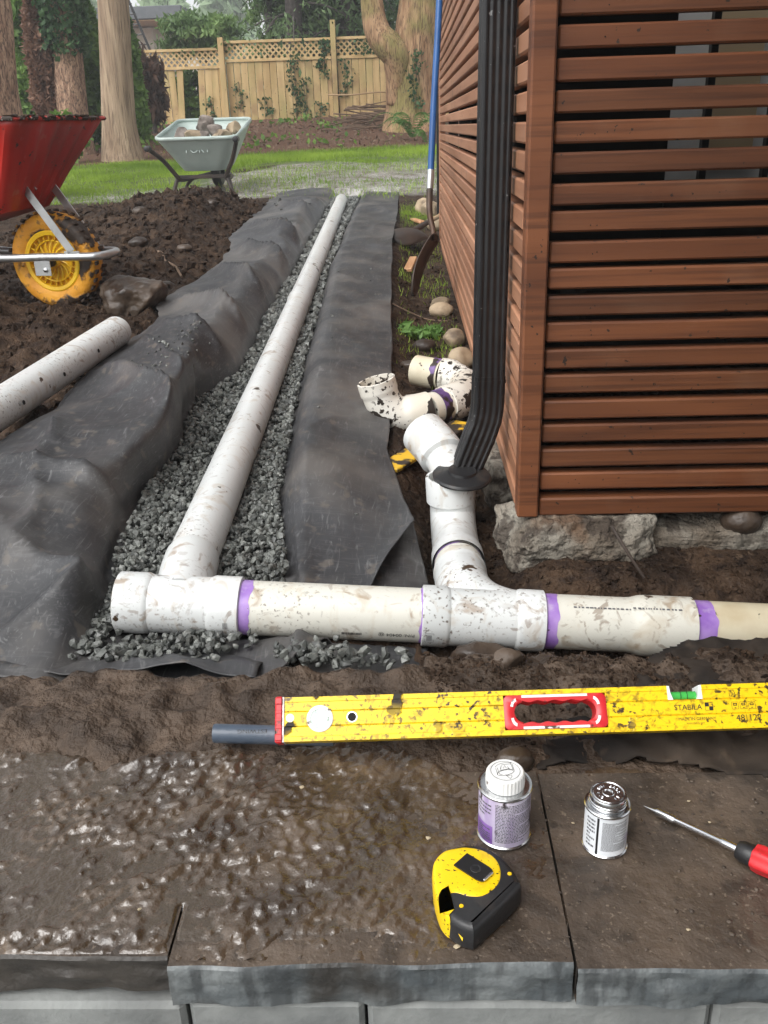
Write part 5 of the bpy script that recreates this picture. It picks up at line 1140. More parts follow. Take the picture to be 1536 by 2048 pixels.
# tray: ribbed hopper
def tray():
    lipz = .555; rows = 14; n_ = 200
    P = np.zeros((rows, n_, 3))
    top_ = resample(rrect(-1.15, .15, -.33, .33, .06), n_); bot = resample(rrect(-.86, -.08, -.17, .17, .05), n_)
    for i in range(rows):
        t = i/(rows-1); xy = top_*(1-t)+bot*t
        dirv = (top_-bot); N = np.c_[dirv[:, 1]*0, dirv[:, 1]]; z = lipz*(1-t)+(.215+.24*(bot[:, 0]+.08))*t
        ribs = .008*(np.abs(((top_[:, 0]+3)*9.5) % 1-.5) < .27)*np.sign(top_[:, 1])*sst(.03, .10, t)*sst(.97, .88, t)
        out = xy.copy(); side_ = np.abs(top_[:, 1]) > .27; out[:, 1] += np.where(side_, ribs, 0)
        rf = .010*(np.abs(((top_[:, 1]+3)*9.5) % 1-.5) < .27)*sst(.03, .10, t)*sst(.97, .88, t); out[:, 0] += np.where(~side_, rf*np.sign(top_[:, 0]+.5), 0)
        P[i] = np.c_[out, z]
    b = MB(); b.add(P.reshape(-1, 3), [(i*n_+j, (i+1)*n_+j, (i+1)*n_+(j+1) % n_, i*n_+(j+1) % n_) for i in range(rows-1) for j in range(n_)]+[tuple((rows-1)*n_+j for j in range(n_))])
    return b
tr = tray().build('tray', MT['red_tray'], rb, local=True, angle=30); md = tr.modifiers.new('th', 'SOLIDIFY'); md.thickness = .004; md.offset = -1
lipc = resample(rrect(-1.155, .155, -.335, .335, .063), 120); b = MB(); tt = np.linspace(0, 2*math.pi, 10, endpoint=False)
rg = np.roll(np.r_[np.arange(120)], 0); V = []
for j in range(120):
    p = lipc[j]; nx = p-np.array((-.5, 0)); nx = nx/np.linalg.norm(nx)
    V.append(np.c_[p[0]+nx[0]*.011*np.cos(tt), p[1]+nx[1]*.011*np.cos(tt), .557+.0085*np.sin(tt)])
b.add(np.concatenate(V), [(j*10+k, ((j+1) % 120)*10+k, ((j+1) % 120)*10+(k+1) % 10, j*10+(k+1) % 10) for j in range(120) for k in range(10)]); b.build('rolled_lip', MT['muddy_lip'], tr, local=True)
lm = MB(); V0, F0 = ico(1)
for _ in range(170):
    j = random.randrange(120); p = lipc[j]; s_ = random.uniform(.004, .012); lm.add(V0*np.array((s_*1.6, s_*1.3, s_*.6))*np.random.default_rng(j).uniform(.6, 1.3, (len(V0), 1))+np.array((p[0]+random.uniform(-.008, .008), p[1]+random.uniform(-.008, .008), .566)), F0)
tag(lm.build('mud_crumbs', MT['ground'], tr, local=True), kind='stuff')
for s in (-1, 1): MB().tube(spline([(-.75, s*.14, .12), (-.78, s*.16, -.05), (-.80, s*.18, -.19), (-.70, s*.18, -.20)], 14), .014, 12).build('leg', MT['galv'], rb, local=True)
# ---- green barrow, handles towards the patio
gb = empty('green_wheelbarrow', (-2.0, 9.5, .25), 'green plastic wheelbarrow on dark steel legs carrying a load of stones', 'wheelbarrow')
n_ = 96
topn = resample(rrect(-2.375, -1.605, 9.18, 10.25, .09), n_); botn = resample(rrect(-2.19, -1.77, 9.42, 9.98, .10), n_)
rows = []
for t in np.linspace(0, 1, 10):
    xy = topn*(1-t)+botn*t; zt = .79+(xy[:, 1]-9.18)*.16; zb = .475+(xy[:, 1]-9.18)*.08; rows.append(np.c_[xy, zt*(1-t)+zb*t])
b = MB(); P = np.array(rows); b.add(P.reshape(-1, 3), [(i*n_+j, (i+1)*n_+j, (i+1)*n_+(j+1) % n_, i*n_+(j+1) % n_) for i in range(9) for j in range(n_)]+[tuple(9*n_+j for j in range(n_))])
tub = b.build('tub', MT['green_tub'], gb, angle=50); md = tub.modifiers.new('th', 'SOLIDIFY'); md.thickness = .006; md.offset = 1
V = []; tt = np.linspace(0, 2*math.pi, 10, endpoint=False)
for j in range(n_):
    p = topn[j]; nx = p-np.array((-1.99, 9.7)); nx = nx/np.linalg.norm(nx); zz = .79+(p[1]-9.18)*.16
    V.append(np.c_[p[0]+nx[0]*.018*np.cos(tt), p[1]+nx[1]*.018*np.cos(tt), zz+.018*np.sin(tt)])
b = MB(); b.add(np.concatenate(V), [(j*10+k, ((j+1) % n_)*10+k, ((j+1) % n_)*10+(k+1) % 10, j*10+(k+1) % 10) for j in range(n_) for k in range(10)]); b.build('rim', MT['green_tub'], tub)
V, Fc = text_verts('FORT', .085, 'CENTER', .003); MB().add(np.c_[-1.99+V[:, 0]*1.15, 9.26+V[:, 2]-(V[:, 1])*-.35, .69+V[:, 1]], Fc).build('moulded_lettering', MT['green_tub'], tub, smooth=False)
for s, xh in ((-1, -2.405), (1, -1.575)):
    xc = -1.985+s*.24
    zh = .715 if s < 0 else .775
    MB().tube(spline([(xh, 8.98, zh), (xh+s*-.01, 9.08, zh-.02), (-1.985+s*.33, 9.2, .60), (xc, 9.3, .455), (xc-s*.01, 9.4, .42), (xc-s*.06, 9.9, .42), (-1.985+s*.08, 10.25, .44)], 40), .021, 14).build('handle_tube', MT['brown_steel'], gb)
    MB().lathe((xh, 8.98, zh), (0, -1, 0), [(.026, -.10), (.027, .0), (.02, .004), (.0005, .004)], 18).build('hand_grip', MT['black_rub'], gb)
    zf = gz(-1.985+s*.30, 9.28)
    MB().tube(spline([(xc, 9.32, .44), (-1.985+s*.27, 9.30, .36), (-1.985+s*.30, 9.28, zf-.01)], 14), .019, 12).build('leg', MT['brown_steel'], gb)
    MB().tube(spline([(xc-s*.06, 9.75, .42), (-1.985+s*.22, 9.6, .36), (-1.985+s*.24, 9.5, gz(-1.985+s*.24, 9.5)-.01)], 14), .016, 12).build('leg', MT['brown_steel'], gb)
MB().box((-1.985, 9.36, .445), (.54, .05, .035), .004).build('cross_bar', MT['brown_steel'], gb)
wg = gz(-1.97, 10.05); b = MB(); b.lathe((-1.97, 10.05, wg+.185), (1, 0, 0), [(.10, -.045), (.17, -.045), (.19, -.025), (.19, .025), (.17, .045), (.10, .045)], 40); b.build('wheel', MT['black_rub'], gb)
for i, (x, y, z, s, lab) in enumerate(((-1.985, 9.72, .945, .115, 'round grey cobble on top of the stones in the green wheelbarrow'), (-2.17, 9.52, .85, .095, 'grey cobble at the left of the stones in the green wheelbarrow'), (-2.06, 9.46, .85, .095, 'pale tan angular stone in the green wheelbarrow'),
                                  (-1.87, 9.60, .88, .095, 'brown round stone at the heart of the green wheelbarrow load'), (-1.77, 9.45, .84, .12, 'flat tan slab stone at the right of the green wheelbarrow load'), (-1.71, 9.72, .90, .085, 'cut tan stone at the back of the green wheelbarrow load'), (-1.95, 9.45, .83, .07, 'small grey stone between larger ones in the green wheelbarrow'))):
    sc_ = (s, s*.85, s*(.55 if 'flat' in lab else .8)); V, Fc = rock_mesh(sc_, 60+i, 3, .16, 16); ob = MB().add(V+np.array((x, y, z-.025)), Fc).build('barrow_stone', MT['rock'] if 'tan' in lab else MT['rock_grey'], angle=28); tag(ob, lab, 'stone')

# ================================================================== BOULDER, STONES, TOOLS BY THE WALL
V, Fc = rock_mesh((.145, .13, .12), 77, 5, .30, 2); ob = MB().add(V+np.array((-1.20, 3.98, gz(-1.20, 3.98)+.045)), Fc).build('boulder', MT['rock_dark'], angle=None); tag(ob, 'large wet dark boulder on the soil beside the yellow wheel', 'boulder')
for i, (x, y, s, m, lab) in enumerate(((.165, 4.72, (.055, .05, .042), 'rock', 'upper of two stacked tan cobbles at the foot of the side slats'), (.155, 4.45, (.062, .05, .04), 'rock', 'lower tan cobble with moss below the stacked one by the side slats'), (.188, 3.88, (.05, .05, .046), 'rock', 'round tan cobble beside the fern clipping at the slats'), (.195, 3.42, (.055, .06, .058), 'rock', 'large tan cobble behind the old pipe fittings at the slats'),
                                  (.06, 3.78, (.05, .04, .03), 'rock_dark', 'dark cobble in the soil beside the round tan cobble'), (.0, 3.42, (.045, .035, .025), 'rock_dark', 'flat grey cobble behind the tan pipe stub'), (.075, 3.36, (.06, .045, .035), 'rock_dark', 'reddish brown cobble touching the tan pipe stub'), (.19, 7.9, (.09, .08, .085), 'rock', 'pale rock at the far end of the slats behind the shovels'), (.13, 8.15, (.07, .07, .08), 'rock', 'grey rock beside the far pale rock at the slat end'), (.21, 7.35, (.07, .07, .06), 'rock', 'white stone at the slat foot behind the blue handled shovel'))):
    V, Fc = rock_mesh(s, 90+i, 3, .16, 2); ob = MB().add(V+np.array((x, y, gz(x, y)+s[2]*.45)), Fc).build('cobble', MT[m], angle=None); tag(ob, lab, 'cobble')
for i, (x, y, s, lab) in enumerate(((-1.62, 5.6, .05, 'pale flat stone high on the spoil heap'), (-1.33, 5.55, .04, 'grey stone beside the broken root on the spoil heap'), (-1.78, 6.3, .045, 'rounded stone on the back of the spoil heap'), (-1.2, 4.55, .035, 'brown stone at the foot of the spoil heap near the fabric'), (-1.5, 2.75, .045, 'greenish grey stone in the mud left of the perforated pipe'), (-1.42, 6.9, .04, 'muddy stone near the top of the spoil heap below the green barrow'))):
    V, Fc = rock_mesh((s*1.2, s, s*.7), 130+i, 3, .2, 3); ob = MB().add(V+np.array((x, y, gz(x, y)+s*.25)), Fc).build('spoil_stone', MT['rock_dark'], angle=None); tag(ob, lab, 'stone')
# leaning shovel with blue shaft
sh = empty('blue_shovel', (.02, 4.5, 0), 'shovel with a blue shaft standing on its blade against the slats', 'shovel')
MB().tube([(.118, 4.82, .633), (.136, 4.90, .92), (.158, 4.97, 1.20), (.182, 5.06, 1.55)], .0165, 18).build('shaft', MT['blue_paint'], sh)
MB().tube([(.111, 4.785, .545), (.113, 4.795, .57), (.118, 4.82, .635)], .0175, 18).build('ferrule', MT['galv'], sh)
MB().tube(spline([(.111, 4.785, .55), (.108, 4.76, .47), (.112, 4.735, .41), (.124, 4.71, .36), (.128, 4.69, .31)], 18), np.linspace(.0165, .013, 18), 14).build('socket', MT['rusty'], sh)
def blade(name, p_top, p_tip, side, width, bow, m, parent, curl):
    n1, n2 = 26, 13; p_top, p_tip, side = map(np.array, (p_top, p_tip, side)); side = side/np.linalg.norm(side)
    d = p_tip-p_top; L = np.linalg.norm(d); d = d/L; nrm_ = np.cross(d, side); P = np.zeros((n1, n2, 3))
    for i in range(n1):
        t = i/(n1-1); w_ = width/2*(min(1, (t/.08+.25))*(1 if t < .55 else math.sqrt(max(0, 1-((t-.55)/.45)**2))*.999+.001))
        for j in range(n2):
            s_ = 2*j/(n2-1)-1; P[i, j] = p_top+d*(t*L)+side*(s_*w_)+nrm_*(bow*math.sin(t*math.pi)+curl*s_*s_)
    o = MB().grid(P).build(name, m, parent, angle=None); md = o.modifiers.new('th', 'SOLIDIFY'); md.thickness = .003; return o
blade('blade', (.127, 4.70, .345), (.006, 4.50, .075), (.18, .93, -.30), .21, -.030, MT['rusty'], sh, .022)
# second shovel lying down, blade up
s2 = empty('lying_shovel', (0, 7, .1), 'dark round shovel blade with wooden handle lying behind the blue shovel', 'shovel')
blade('blade', (.06, 6.75, .16), (-.10, 6.45, .13), (.80, -.42, -.18), .27, .03, MT['brown_steel'], s2, -.045)
MB().tube([(.04, 6.72, .155), (.13, 6.95, .18), (.17, 7.05, .19)], [.022, .02, .019], 14).build('socket', MT['rusty'], s2); MB().tube([(.165, 7.04, .188), (.235, 7.25, .20), (.40, 7.75, .26)], .017, 14).build('handle', MT['ashwood'], s2)
b = MB(); b.box((.012, 5.9, gz(.012, 5.9)+.018), (.05, .55, .022), .004, rotz(R(-4))); tag(b.build('wood_stake', MT['cutwood']), 'split cedar stake lying on the soil beside the shovel blade', 'stake')
b = MB(); b.box((.08, 7.55, gz(.08, 7.55)+.02), (.05, .3, .02), .004, rotz(R(15))); tag(b.build('wood_offcut', MT['cutwood']), 'small pale wood offcut behind the lying shovel', 'offcut')
# twigs
for i, (p0, p1, r_, lab) in enumerate((((-1.45, 5.35, 0), (-1.18, 4.75, 0), .012, 'broken brown root lying on the spoil heap'), ((-1.75, 2.55, 0), (-1.68, 2.95, 0), .010, 'short brown root in the mud left of the perforated pipe'), ((-.07, 4.35, 0), (.16, 4.30, 0), .004, 'thin bent twig on the soil below the shovel tip'))):
    pm = [(p0[0]*(1-t)+p1[0]*t+random.uniform(-.02, .02), p0[1]*(1-t)+p1[1]*t) for t in np.linspace(0, 1, 5)]
    ob = MB().tube(spline([(x, y, gz(x, y)+r_*.8+.004) for x, y in pm], 14), np.linspace(r_, r_*.5, 14), 8).build('root', MT['twig']); tag(ob, lab, 'root')
def cards(C, size, r, aspect=1.6, up=.3, nrm=None):
    """random leaf quads centred at C"""
    n_ = len(C); a = r.normal(size=(n_, 3)); a[:, 2] -= up; a /= np.linalg.norm(a, axis=1)[:, None]
    b_ = r.normal(size=(n_, 3)); b_ -= a*(a*b_).sum(1)[:, None]; b_ /= np.linalg.norm(b_, axis=1)[:, None]
    s_ = (np.asarray(size)*r.uniform(.6, 1.3, n_))[:, None]; A = a*s_*aspect/2; B = b_*s_/2
    return np.stack([C-A, C+B, C+A, C-B], 1)
# cedar clipping on the soil
r = np.random.default_rng(3); t = r.uniform(0, 1, 260); C = np.c_[-.03+.16*t+r.normal(0, .012, 260), 3.95+.10*t+r.normal(0, .04, 260), np.zeros(260)]; C[:, 2] = ground_h(C[:, 0], C[:, 1])+.018+r.uniform(0, .015, 260)
tag(MB().quads(cards(C, .018, r, 3.5, 0)).build('cedar_clipping', MT['fern'], smooth=False), 'green cedar sprig lying on the soil by the tan cobbles', 'sprig')

# ================================================================== BACKGROUND
# ---- fence: posts, boards and rails each a part
FYY = 20.0
fence = empty('cedar_fence', (-3, FYY, 1.0), 'cedar board fence with lattice top along the far side of the yard', 'fence')
posts_x = [-8.2, -5.95, -3.62, -1.40, .85]
def ftop(x): return np.interp(x, [-8.2, -3.7, -3.55, -1.4, .85], [2.25, 2.38, 2.46, 2.46, 2.47])
for i, x in enumerate(posts_x):
    h = 2.78 if i == 3 else float(ftop(x))+.12
    MB().box((x+.0, FYY-.07, (h+.9)/2), (.11 if i != 3 else .10, .10, h-.9), .008).build('post', MT['fence'] if i != 3 else MT['fence'], fence)
for i in range(4):
    x0, x1 = posts_x[i]+.06, posts_x[i+1]-.06; rl = 2.10 if i > 1 else 2.0
    k = 0; x = x0
    while x < x1-.02:
        w_ = min(random.uniform(.135, .15), x1-x); gap = (i == 1 and -4.42 < x+w_/2 < -4.22)
        if not gap: MB().box((x+w_/2, FYY+random.uniform(-.004, .004), (rl+.85)/2), (w_-.008, .02, rl-.85+random.uniform(-.01, .0)), .003, rotax((0, 1, 0), R(random.uniform(-.3, .3)+(3 if (i == 1 and -4.6 < x < -4.0) else 0)))).build('board', MT['fence'], fence)
        x += w_
    for z_, h_, d_ in ((rl+.03, .055, .05), (float(ftop((x0+x1)/2)), .05, .06)):
        MB().box(((x0+x1)/2, FYY-.01, z_), (x1-x0, d_, h_), .004).build('rail', MT['lattice'], fence)
    lat = MB(); zl0, zl1 = rl+.06, float(ftop((x0+x1)/2))-.02; H_ = zl1-zl0
    for s in (-1, 1):
        xx = x0-H_
        while xx < x1:
            a, c = xx, xx+H_; za, zc_ = (zl0, zl1) if s > 0 else (zl1, zl0)
            ta, tc = max(0, (x0-a)/H_), min(1, (x1-a)/H_)
            if tc-ta > .1:
                p, q = np.array((a+H_*ta, FYY+s*.006, za+(zc_-za)*ta)), np.array((a+H_*tc, FYY+s*.006, za+(zc_-za)*tc)); d = q-p
                lat.box((p+q)/2, (np.linalg.norm(d), .008, .034), .002, rotax((0, 1, 0), -math.atan2(d[2], d[0])))
            xx += .115
    lat.build('lattice', MT['lattice'], fence, kind='stuff')
# ---- trees
def trunk(name, path, radii, m, seg=26, amp=.06, parent=None, f=3.0, n_=40):
    P = spline(path, n_); rr = np.interp(np.linspace(0, 1, n_), np.linspace(0, 1, len(radii)), radii)
    b = MB(); b.tube(P, rr, seg); V = b.v[0]; ax = np.repeat(P, seg, 0); d = V-ax
    th_ = np.arctan2(d[:, 1], d[:, 0]); V2 = ax+d*(1+amp*fbm(V[:, 0]*f*2, V[:, 1]*f*2, V[:, 2]*f*.5, 3)+amp*.8*(ridge(th_*4+.4*fbm(V[:, 2]*2, th_, 3), V[:, 2]*.7, 4., 2)-.5)+amp*.5*fbm(V[:, 0]*20, V[:, 1]*20, V[:, 2]*3, 2))[:, None]; b.v[0] = V2
    return b.build(name, m, parent, angle=None)
def crown(name, C, size, m, parent, seed, aspect=1.6, up=.3):
    return MB().quads(cards(C, size, np.random.default_rng(seed), aspect, up)).build(name, m, parent, smooth=False, angle=None)
def cloud(r, n_, c, s, clumps, cs):
    """points gathered in clumps inside an ellipsoid: light and dark clumps with gaps"""
    q = r.normal(size=(clumps, 3)); q /= np.linalg.norm(q, axis=1)[:, None]; q *= r.uniform(.35, 1, (clumps, 1))**.6; q = q*np.array(s)+np.array(c)
    k = r.integers(0, clumps, n_); return q[k]+r.normal(size=(n_, 3))*np.array(cs)
def tree(name, loc, label, group=None): return empty(name, loc, label, 'tree', group)
T1 = tree('conifer_tree', (-3.85, 9.2, .4), 'thick conifer trunk with scaly brown bark behind the red wheelbarrow')
trunk('trunk', [(-3.95, 9.2, .1), (-3.94, 9.2, 1.1), (-3.86, 9.2, 2.0), (-3.84, 9.2, 3.2), (-3.7, 9.25, 5.5), (-3.7, 9.3, 9)], [.40, .33, .31, .29, .26, .2], MT['bark'], parent=T1)
r = np.random.default_rng(21)
T2 = tree('smooth_trunk_tree', (-4.12, 14, .7), 'smooth straight tan trunk standing alone in the mulch bed')
trunk('trunk', [(-4.11, 14, .45), (-4.10, 14, .95), (-4.03, 14, 1.75), (-3.955, 14.0, 2.54), (-3.88, 14, 3.5), (-3.8, 14, 4.8), (-3.75, 14, 6.5), (-3.7, 14, 9)], [.33, .245, .218, .21, .205, .2, .19, .16], MT['bark_smooth'], amp=.03, parent=T2)
T3 = tree('ivy_tree', (-5.0, 15, .7), 'broad brown trunk with an ivy covered top beside the dead cedar')
trunk('trunk', [(-5.11, 15, .5), (-5.10, 15, 1.15), (-5.02, 15, 2.1), (-5.0, 15, 3.2)], [.30, .25, .21, .2], MT['bark'], parent=T3)
C = np.c_[-5.03+.27*np.cos(t_ := r.uniform(0, 6.28, 3000)), 15+.30*np.sin(t_), r.uniform(2.0, 3.3, 3000)]+r.normal(size=(3000, 3))*.05; crown('ivy', C, .075, MT['ivy'], T3, 24, 1.1)
def column(name, x, y, z0, z1, rad, n_, m, label, seed, size=.07, group=None, up=-.5, lean=0, cat='shrub'):
    e = empty(name, (x, y, z0), label, cat, group); rr = np.random.default_rng(seed); h = rr.uniform(0, 1, n_); a = rr.uniform(0, 6.28, n_)
    prof = rad*np.sqrt(np.maximum(.05, np.minimum(1, (1-h)*3)))*(.75+.25*fbm(a*1.2+seed, h*6, seed, 2))
    q = prof*rr.uniform(.72, 1.05, n_); C = np.c_[x+lean*h+q*np.cos(a), y+q*np.sin(a), z0+(z1-z0)*h]
    MB().quads(cards(C, size, rr, 2.2, up)).build('foliage', m, e, smooth=False, angle=None)
    MB().tube([(x, y, z0-.1), (x+lean*.9, y, z0+(z1-z0)*.9)], [.06, .03], 10).build('stem', MT['bark_dark'], e); return e
HG = 'green cedars of the side hedge'
column('hedge_cedar', -5.78, 15.3, .7, 3.3, .30, 4200, MT['hedge'], 'green cedar between the scaly conifer trunk and the dead brown cedar', 31, group=HG)
column('hedge_cedar', -4.98, 15.9, .75, 2.85, .30, 5200, MT['hedge'], 'green cedar between the ivy topped trunk and the smooth tan trunk', 32, group=HG)
column('hedge_cedar', -4.62, 16.7, .8, 2.75, .30, 3200, MT['hedge'], 'narrow green cedar just behind the smooth tan trunk', 33, group=HG)
column('dead_cedar', -5.42, 14.9, .7, 2.75, .21, 3600, MT['brown_leaf'], 'dead brown cedar in the hedge beside the ivy topped trunk', 34, size=.08)
r = np.random.default_rng(39); e = empty('dead_shrub', (-4.6, 18, .9), 'dead dark brown shrub hanging over the left fence panel', 'shrub')
C = cloud(r, 2600, (-4.62, 18, 1.62), (.27, .2, .62), 30, (.05, .05, .10)); MB().quads(cards(C, .06, r, 4.0, 1.6)).build('foliage', MT['dead_dark'], e, smooth=False, angle=None); MB().tube([(-4.62, 18, .8), (-4.6, 18, 2.0)], [.05, .02], 8).build('stem', MT['bark_dark'], e)
r = np.random.default_rng(40)
e = empty('red_shrub', (-5.75, 15.6, .8), 'red leaved shrub showing above the dead brown cedar', 'shrub'); crown('foliage', cloud(r, 900, (-5.75, 15.6, 3.05), (.45, .4, .5), 14, (.1, .1, .1)), .09, MT['redleaf'], e, 41); MB().tube([(-5.75, 15.6, .6), (-5.75, 15.6, 3.0)], [.04, .02], 8).build('stem', MT['bark_dark'], e)
# big mossy tree at the right end of the fence
T4 = tree('mossy_tree', (.10, 17.2, .8), 'huge mossy tree with a curving limb beside the slatted screen')
trunk('trunk', [(.10, 17.2, .6), (.10, 17.2, 1.1), (.16, 17.2, 1.9), (.30, 17.2, 2.6), (.45, 17.2, 3.6), (.5, 17.2, 6.5)], [.58, .44, .40, .40, .42, .3], MT['bark_moss'], seg=40, amp=.10, parent=T4, f=2)
trunk('limb', [(-.12, 17.1, 1.2), (-.12, 17.02, 1.65), (-.14, 16.95, 1.92), (-.30, 16.95, 2.10), (-.46, 17.0, 2.32), (-.53, 17.05, 2.7), (-.56, 17.1, 3.6), (-.7, 17.2, 6)], [.22, .22, .23, .24, .21, .19, .18, .12], MT['bark_moss'], seg=26, amp=.10, parent=T4, f=3)
for T_, (x, y) in ((T1, (-4.0, 9.3)), (T2, (-3.9, 14)), (T4, (.4, 17.3))): crown('crown', cloud(r, 1500, (x, y, 9.5), (1.3, 1.3, 1.6), 30, (.3, .3, .2)), .16, MT['conifer'], T_, 44)
# conifers and leafy trees behind the fence
def conifer(x, y, z0, h, rad, n_, m, label, seed, size, name='conifer_tree', group='trees behind the fence', droop=.35, branches=70, zlow=.05, asp=3.2):
    e = tree(name, (x, y, z0), label, group); rr = np.random.default_rng(seed)
    trunk('trunk', [(x, y, z0-.2), (x, y, z0+h*.5), (x+.1, y, z0+h)], [.05+rad*.08, .04+rad*.05, .02], MT['bark_dark'], seg=12, parent=e, n_=12)
    C = []; bb = MB()
    for k in range(branches):
        t = rr.uniform(zlow, .97); a = rr.uniform(0, 6.28); L = rad*(1-t*.75)*rr.uniform(.6, 1.15); d = np.array((math.cos(a), math.sin(a), 0))
        p0 = np.array((x, y, z0+h*t)); p2 = p0+d*L+np.array((0, 0, -droop*L)); p1 = p0+d*L*.5+np.array((0, 0, .12*L))
        P = bez(p0, p1, p2, 8); bb.tube(P, np.linspace(.035, .008, 8)*(.5+rad*.25), 5)
        m_ = int(n_/branches); s = rr.uniform(.25, 1.05, m_); i_ = np.clip((s*7).astype(int), 0, 6)
        Q = P[i_]+(P[np.minimum(i_+1, 7)]-P[i_])*(s*7-i_)[:, None]+rr.normal(size=(m_, 3))*np.array((.16, .16, .05))*rad*.55; Q[:, 2] -= np.abs(rr.normal(size=m_))*.12*rad; C.append(Q)
    bb.build('branches', MT['bark_dark'], e); MB().quads(cards(np.concatenate(C), size, rr, asp, .9)).build('foliage', m, e, smooth=False, angle=None); return e
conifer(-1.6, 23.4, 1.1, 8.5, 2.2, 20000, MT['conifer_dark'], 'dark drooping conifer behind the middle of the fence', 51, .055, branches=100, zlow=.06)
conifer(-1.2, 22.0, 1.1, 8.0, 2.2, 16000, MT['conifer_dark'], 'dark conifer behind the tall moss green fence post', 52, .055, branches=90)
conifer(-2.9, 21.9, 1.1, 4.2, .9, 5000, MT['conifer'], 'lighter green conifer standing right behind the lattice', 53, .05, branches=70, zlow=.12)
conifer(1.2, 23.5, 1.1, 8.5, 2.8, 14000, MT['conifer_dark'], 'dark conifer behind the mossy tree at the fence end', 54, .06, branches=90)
conifer(.0, 27.5, 1.2, 10, 3.0, 6000, MT['maple'], 'bright green leafy tree beyond the dark fence conifers', 55, .13, name='leafy_tree', droop=-.1, branches=70)
conifer(-2.2, 30, 1.2, 11, 2.6, 6000, MT['maple'], 'bright green leafy tree high behind the drooping conifer', 56, .13, name='leafy_tree', droop=-.1, branches=70, asp=1.5)
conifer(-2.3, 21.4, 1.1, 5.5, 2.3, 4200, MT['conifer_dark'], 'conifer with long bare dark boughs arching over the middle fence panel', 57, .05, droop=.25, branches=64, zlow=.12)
r = np.random.default_rng(60)
e = tree('cedar_bough', (-4.05, 20.6, 1.0), 'soft green cedar sapling spilling over the lattice by the left post', 'trees behind the fence'); crown('foliage', cloud(r, 5200, (-4.05, 20.3, 2.62), (.75, .4, .38), 30, (.12, .12, .06)), .05, MT['conifer'], e, 61, 3.0, 1.0); MB().tube([(-4.05, 20.6, .9), (-4.05, 20.5, 2.5)], [.05, .02], 8).build('stem', MT['bark_dark'], e)
e = tree('gap_shrub', (-4.35, 20.5, 1.0), 'green shrub seen through the gap of the missing fence board', 'trees behind the fence'); crown('foliage', cloud(r, 1500, (-4.35, 20.5, 1.6), (.4, .2, .6), 20, (.1, .1, .1)), .09, MT['weed'], e, 62); MB().tube([(-4.35, 20.5, .9), (-4.35, 20.5, 1.8)], [.02, .01], 6).build('stem', MT['bark_dark'], e)
FG = 'far trees beyond the neighbouring houses'
for i, (x, y, h, rd_, lab) in enumerate(((-15.5, 66, 7.5, 3.6, 'pale tree far behind the neighbouring flat roof'), (-13.0, 74, 9, 4.0, 'tall pale tree above the small red roof'), (-4.5, 60, 9, 5, 'pale green tree far behind the leafy conifers'), (-21, 64, 8, 4, 'pale tree far behind the green side hedge'), (4, 62, 10, 5, 'pale tree far beyond the mossy tree'))):
    conifer(x, y, 1.5, h, rd_, 4200, MT['fargreen_misted'], lab, 70+i, .42, name='far_tree', group=FG, droop=.05, branches=60)
# neighbouring houses
nh = empty('neighbour_house', (-9.3, 40, 1.2), 'neighbouring house with a flat grey roof and wooden soffit beyond the fence', 'house')
MB().box((-13.2, 43, 2.9), (6.6, 6, 3.6), .02).build('wall', MT['wall_pale'], nh)
rf = MB().box((-12.6, 42, 5.02), (8.6, 7.6, .42), .02).build('roof', MT['roof_grey'], nh); MB().box((-12.6, 42, 4.775), (8.4, 7.4, .05), .01).build('soffit', MT['soffit'], rf)
for x in (-14.6, -12.4): MB().box((x, 39.97, 3.6), (1.1, .06, 1.3), .01).build('window', MT['black_al'], nh)
sh2 = empty('red_roof_house', (-13.2, 58, 1.3), 'small far house with a red pitched roof behind the fence', 'house')
MB().box((-13.2, 58, 3.2), (3.4, 3, 4.2), .02).build('wall', MT['wall_pale'], sh2)
b = MB(); b.prism([(-1.9, 0), (1.9, 0), (0, 1.5)], 3.4, rotax((1, 0, 0), R(90)), (-13.2, 59.7, 5.0)); b.build('roof', MT['roof_red'], sh2, smooth=False)
ld_ = empty('ladder', (-7.9, 30, 1.1), 'dark metal ladder leaning up beyond the fence beside the smooth trunk', 'ladder')
la, lb = np.array((-7.2, 28, 3.0)), np.array((-7.62, 28, 4.25))
for s in (-.16, .16): MB().tube([la+np.array((s, 0, 0))-(lb-la)*1.2, lb+(lb-la)*.6+np.array((s*.6, 0, 0))], .035, 8).build('rail', MT['black_al'], ld_)
for t in np.linspace(-1.1, 1.5, 14): p = la+(lb-la)*t; MB().tube([p+np.array((-.16, 0, 0)), p+np.array((.16, 0, 0))], .02, 6).build('rung', MT['black_al'], ld_)
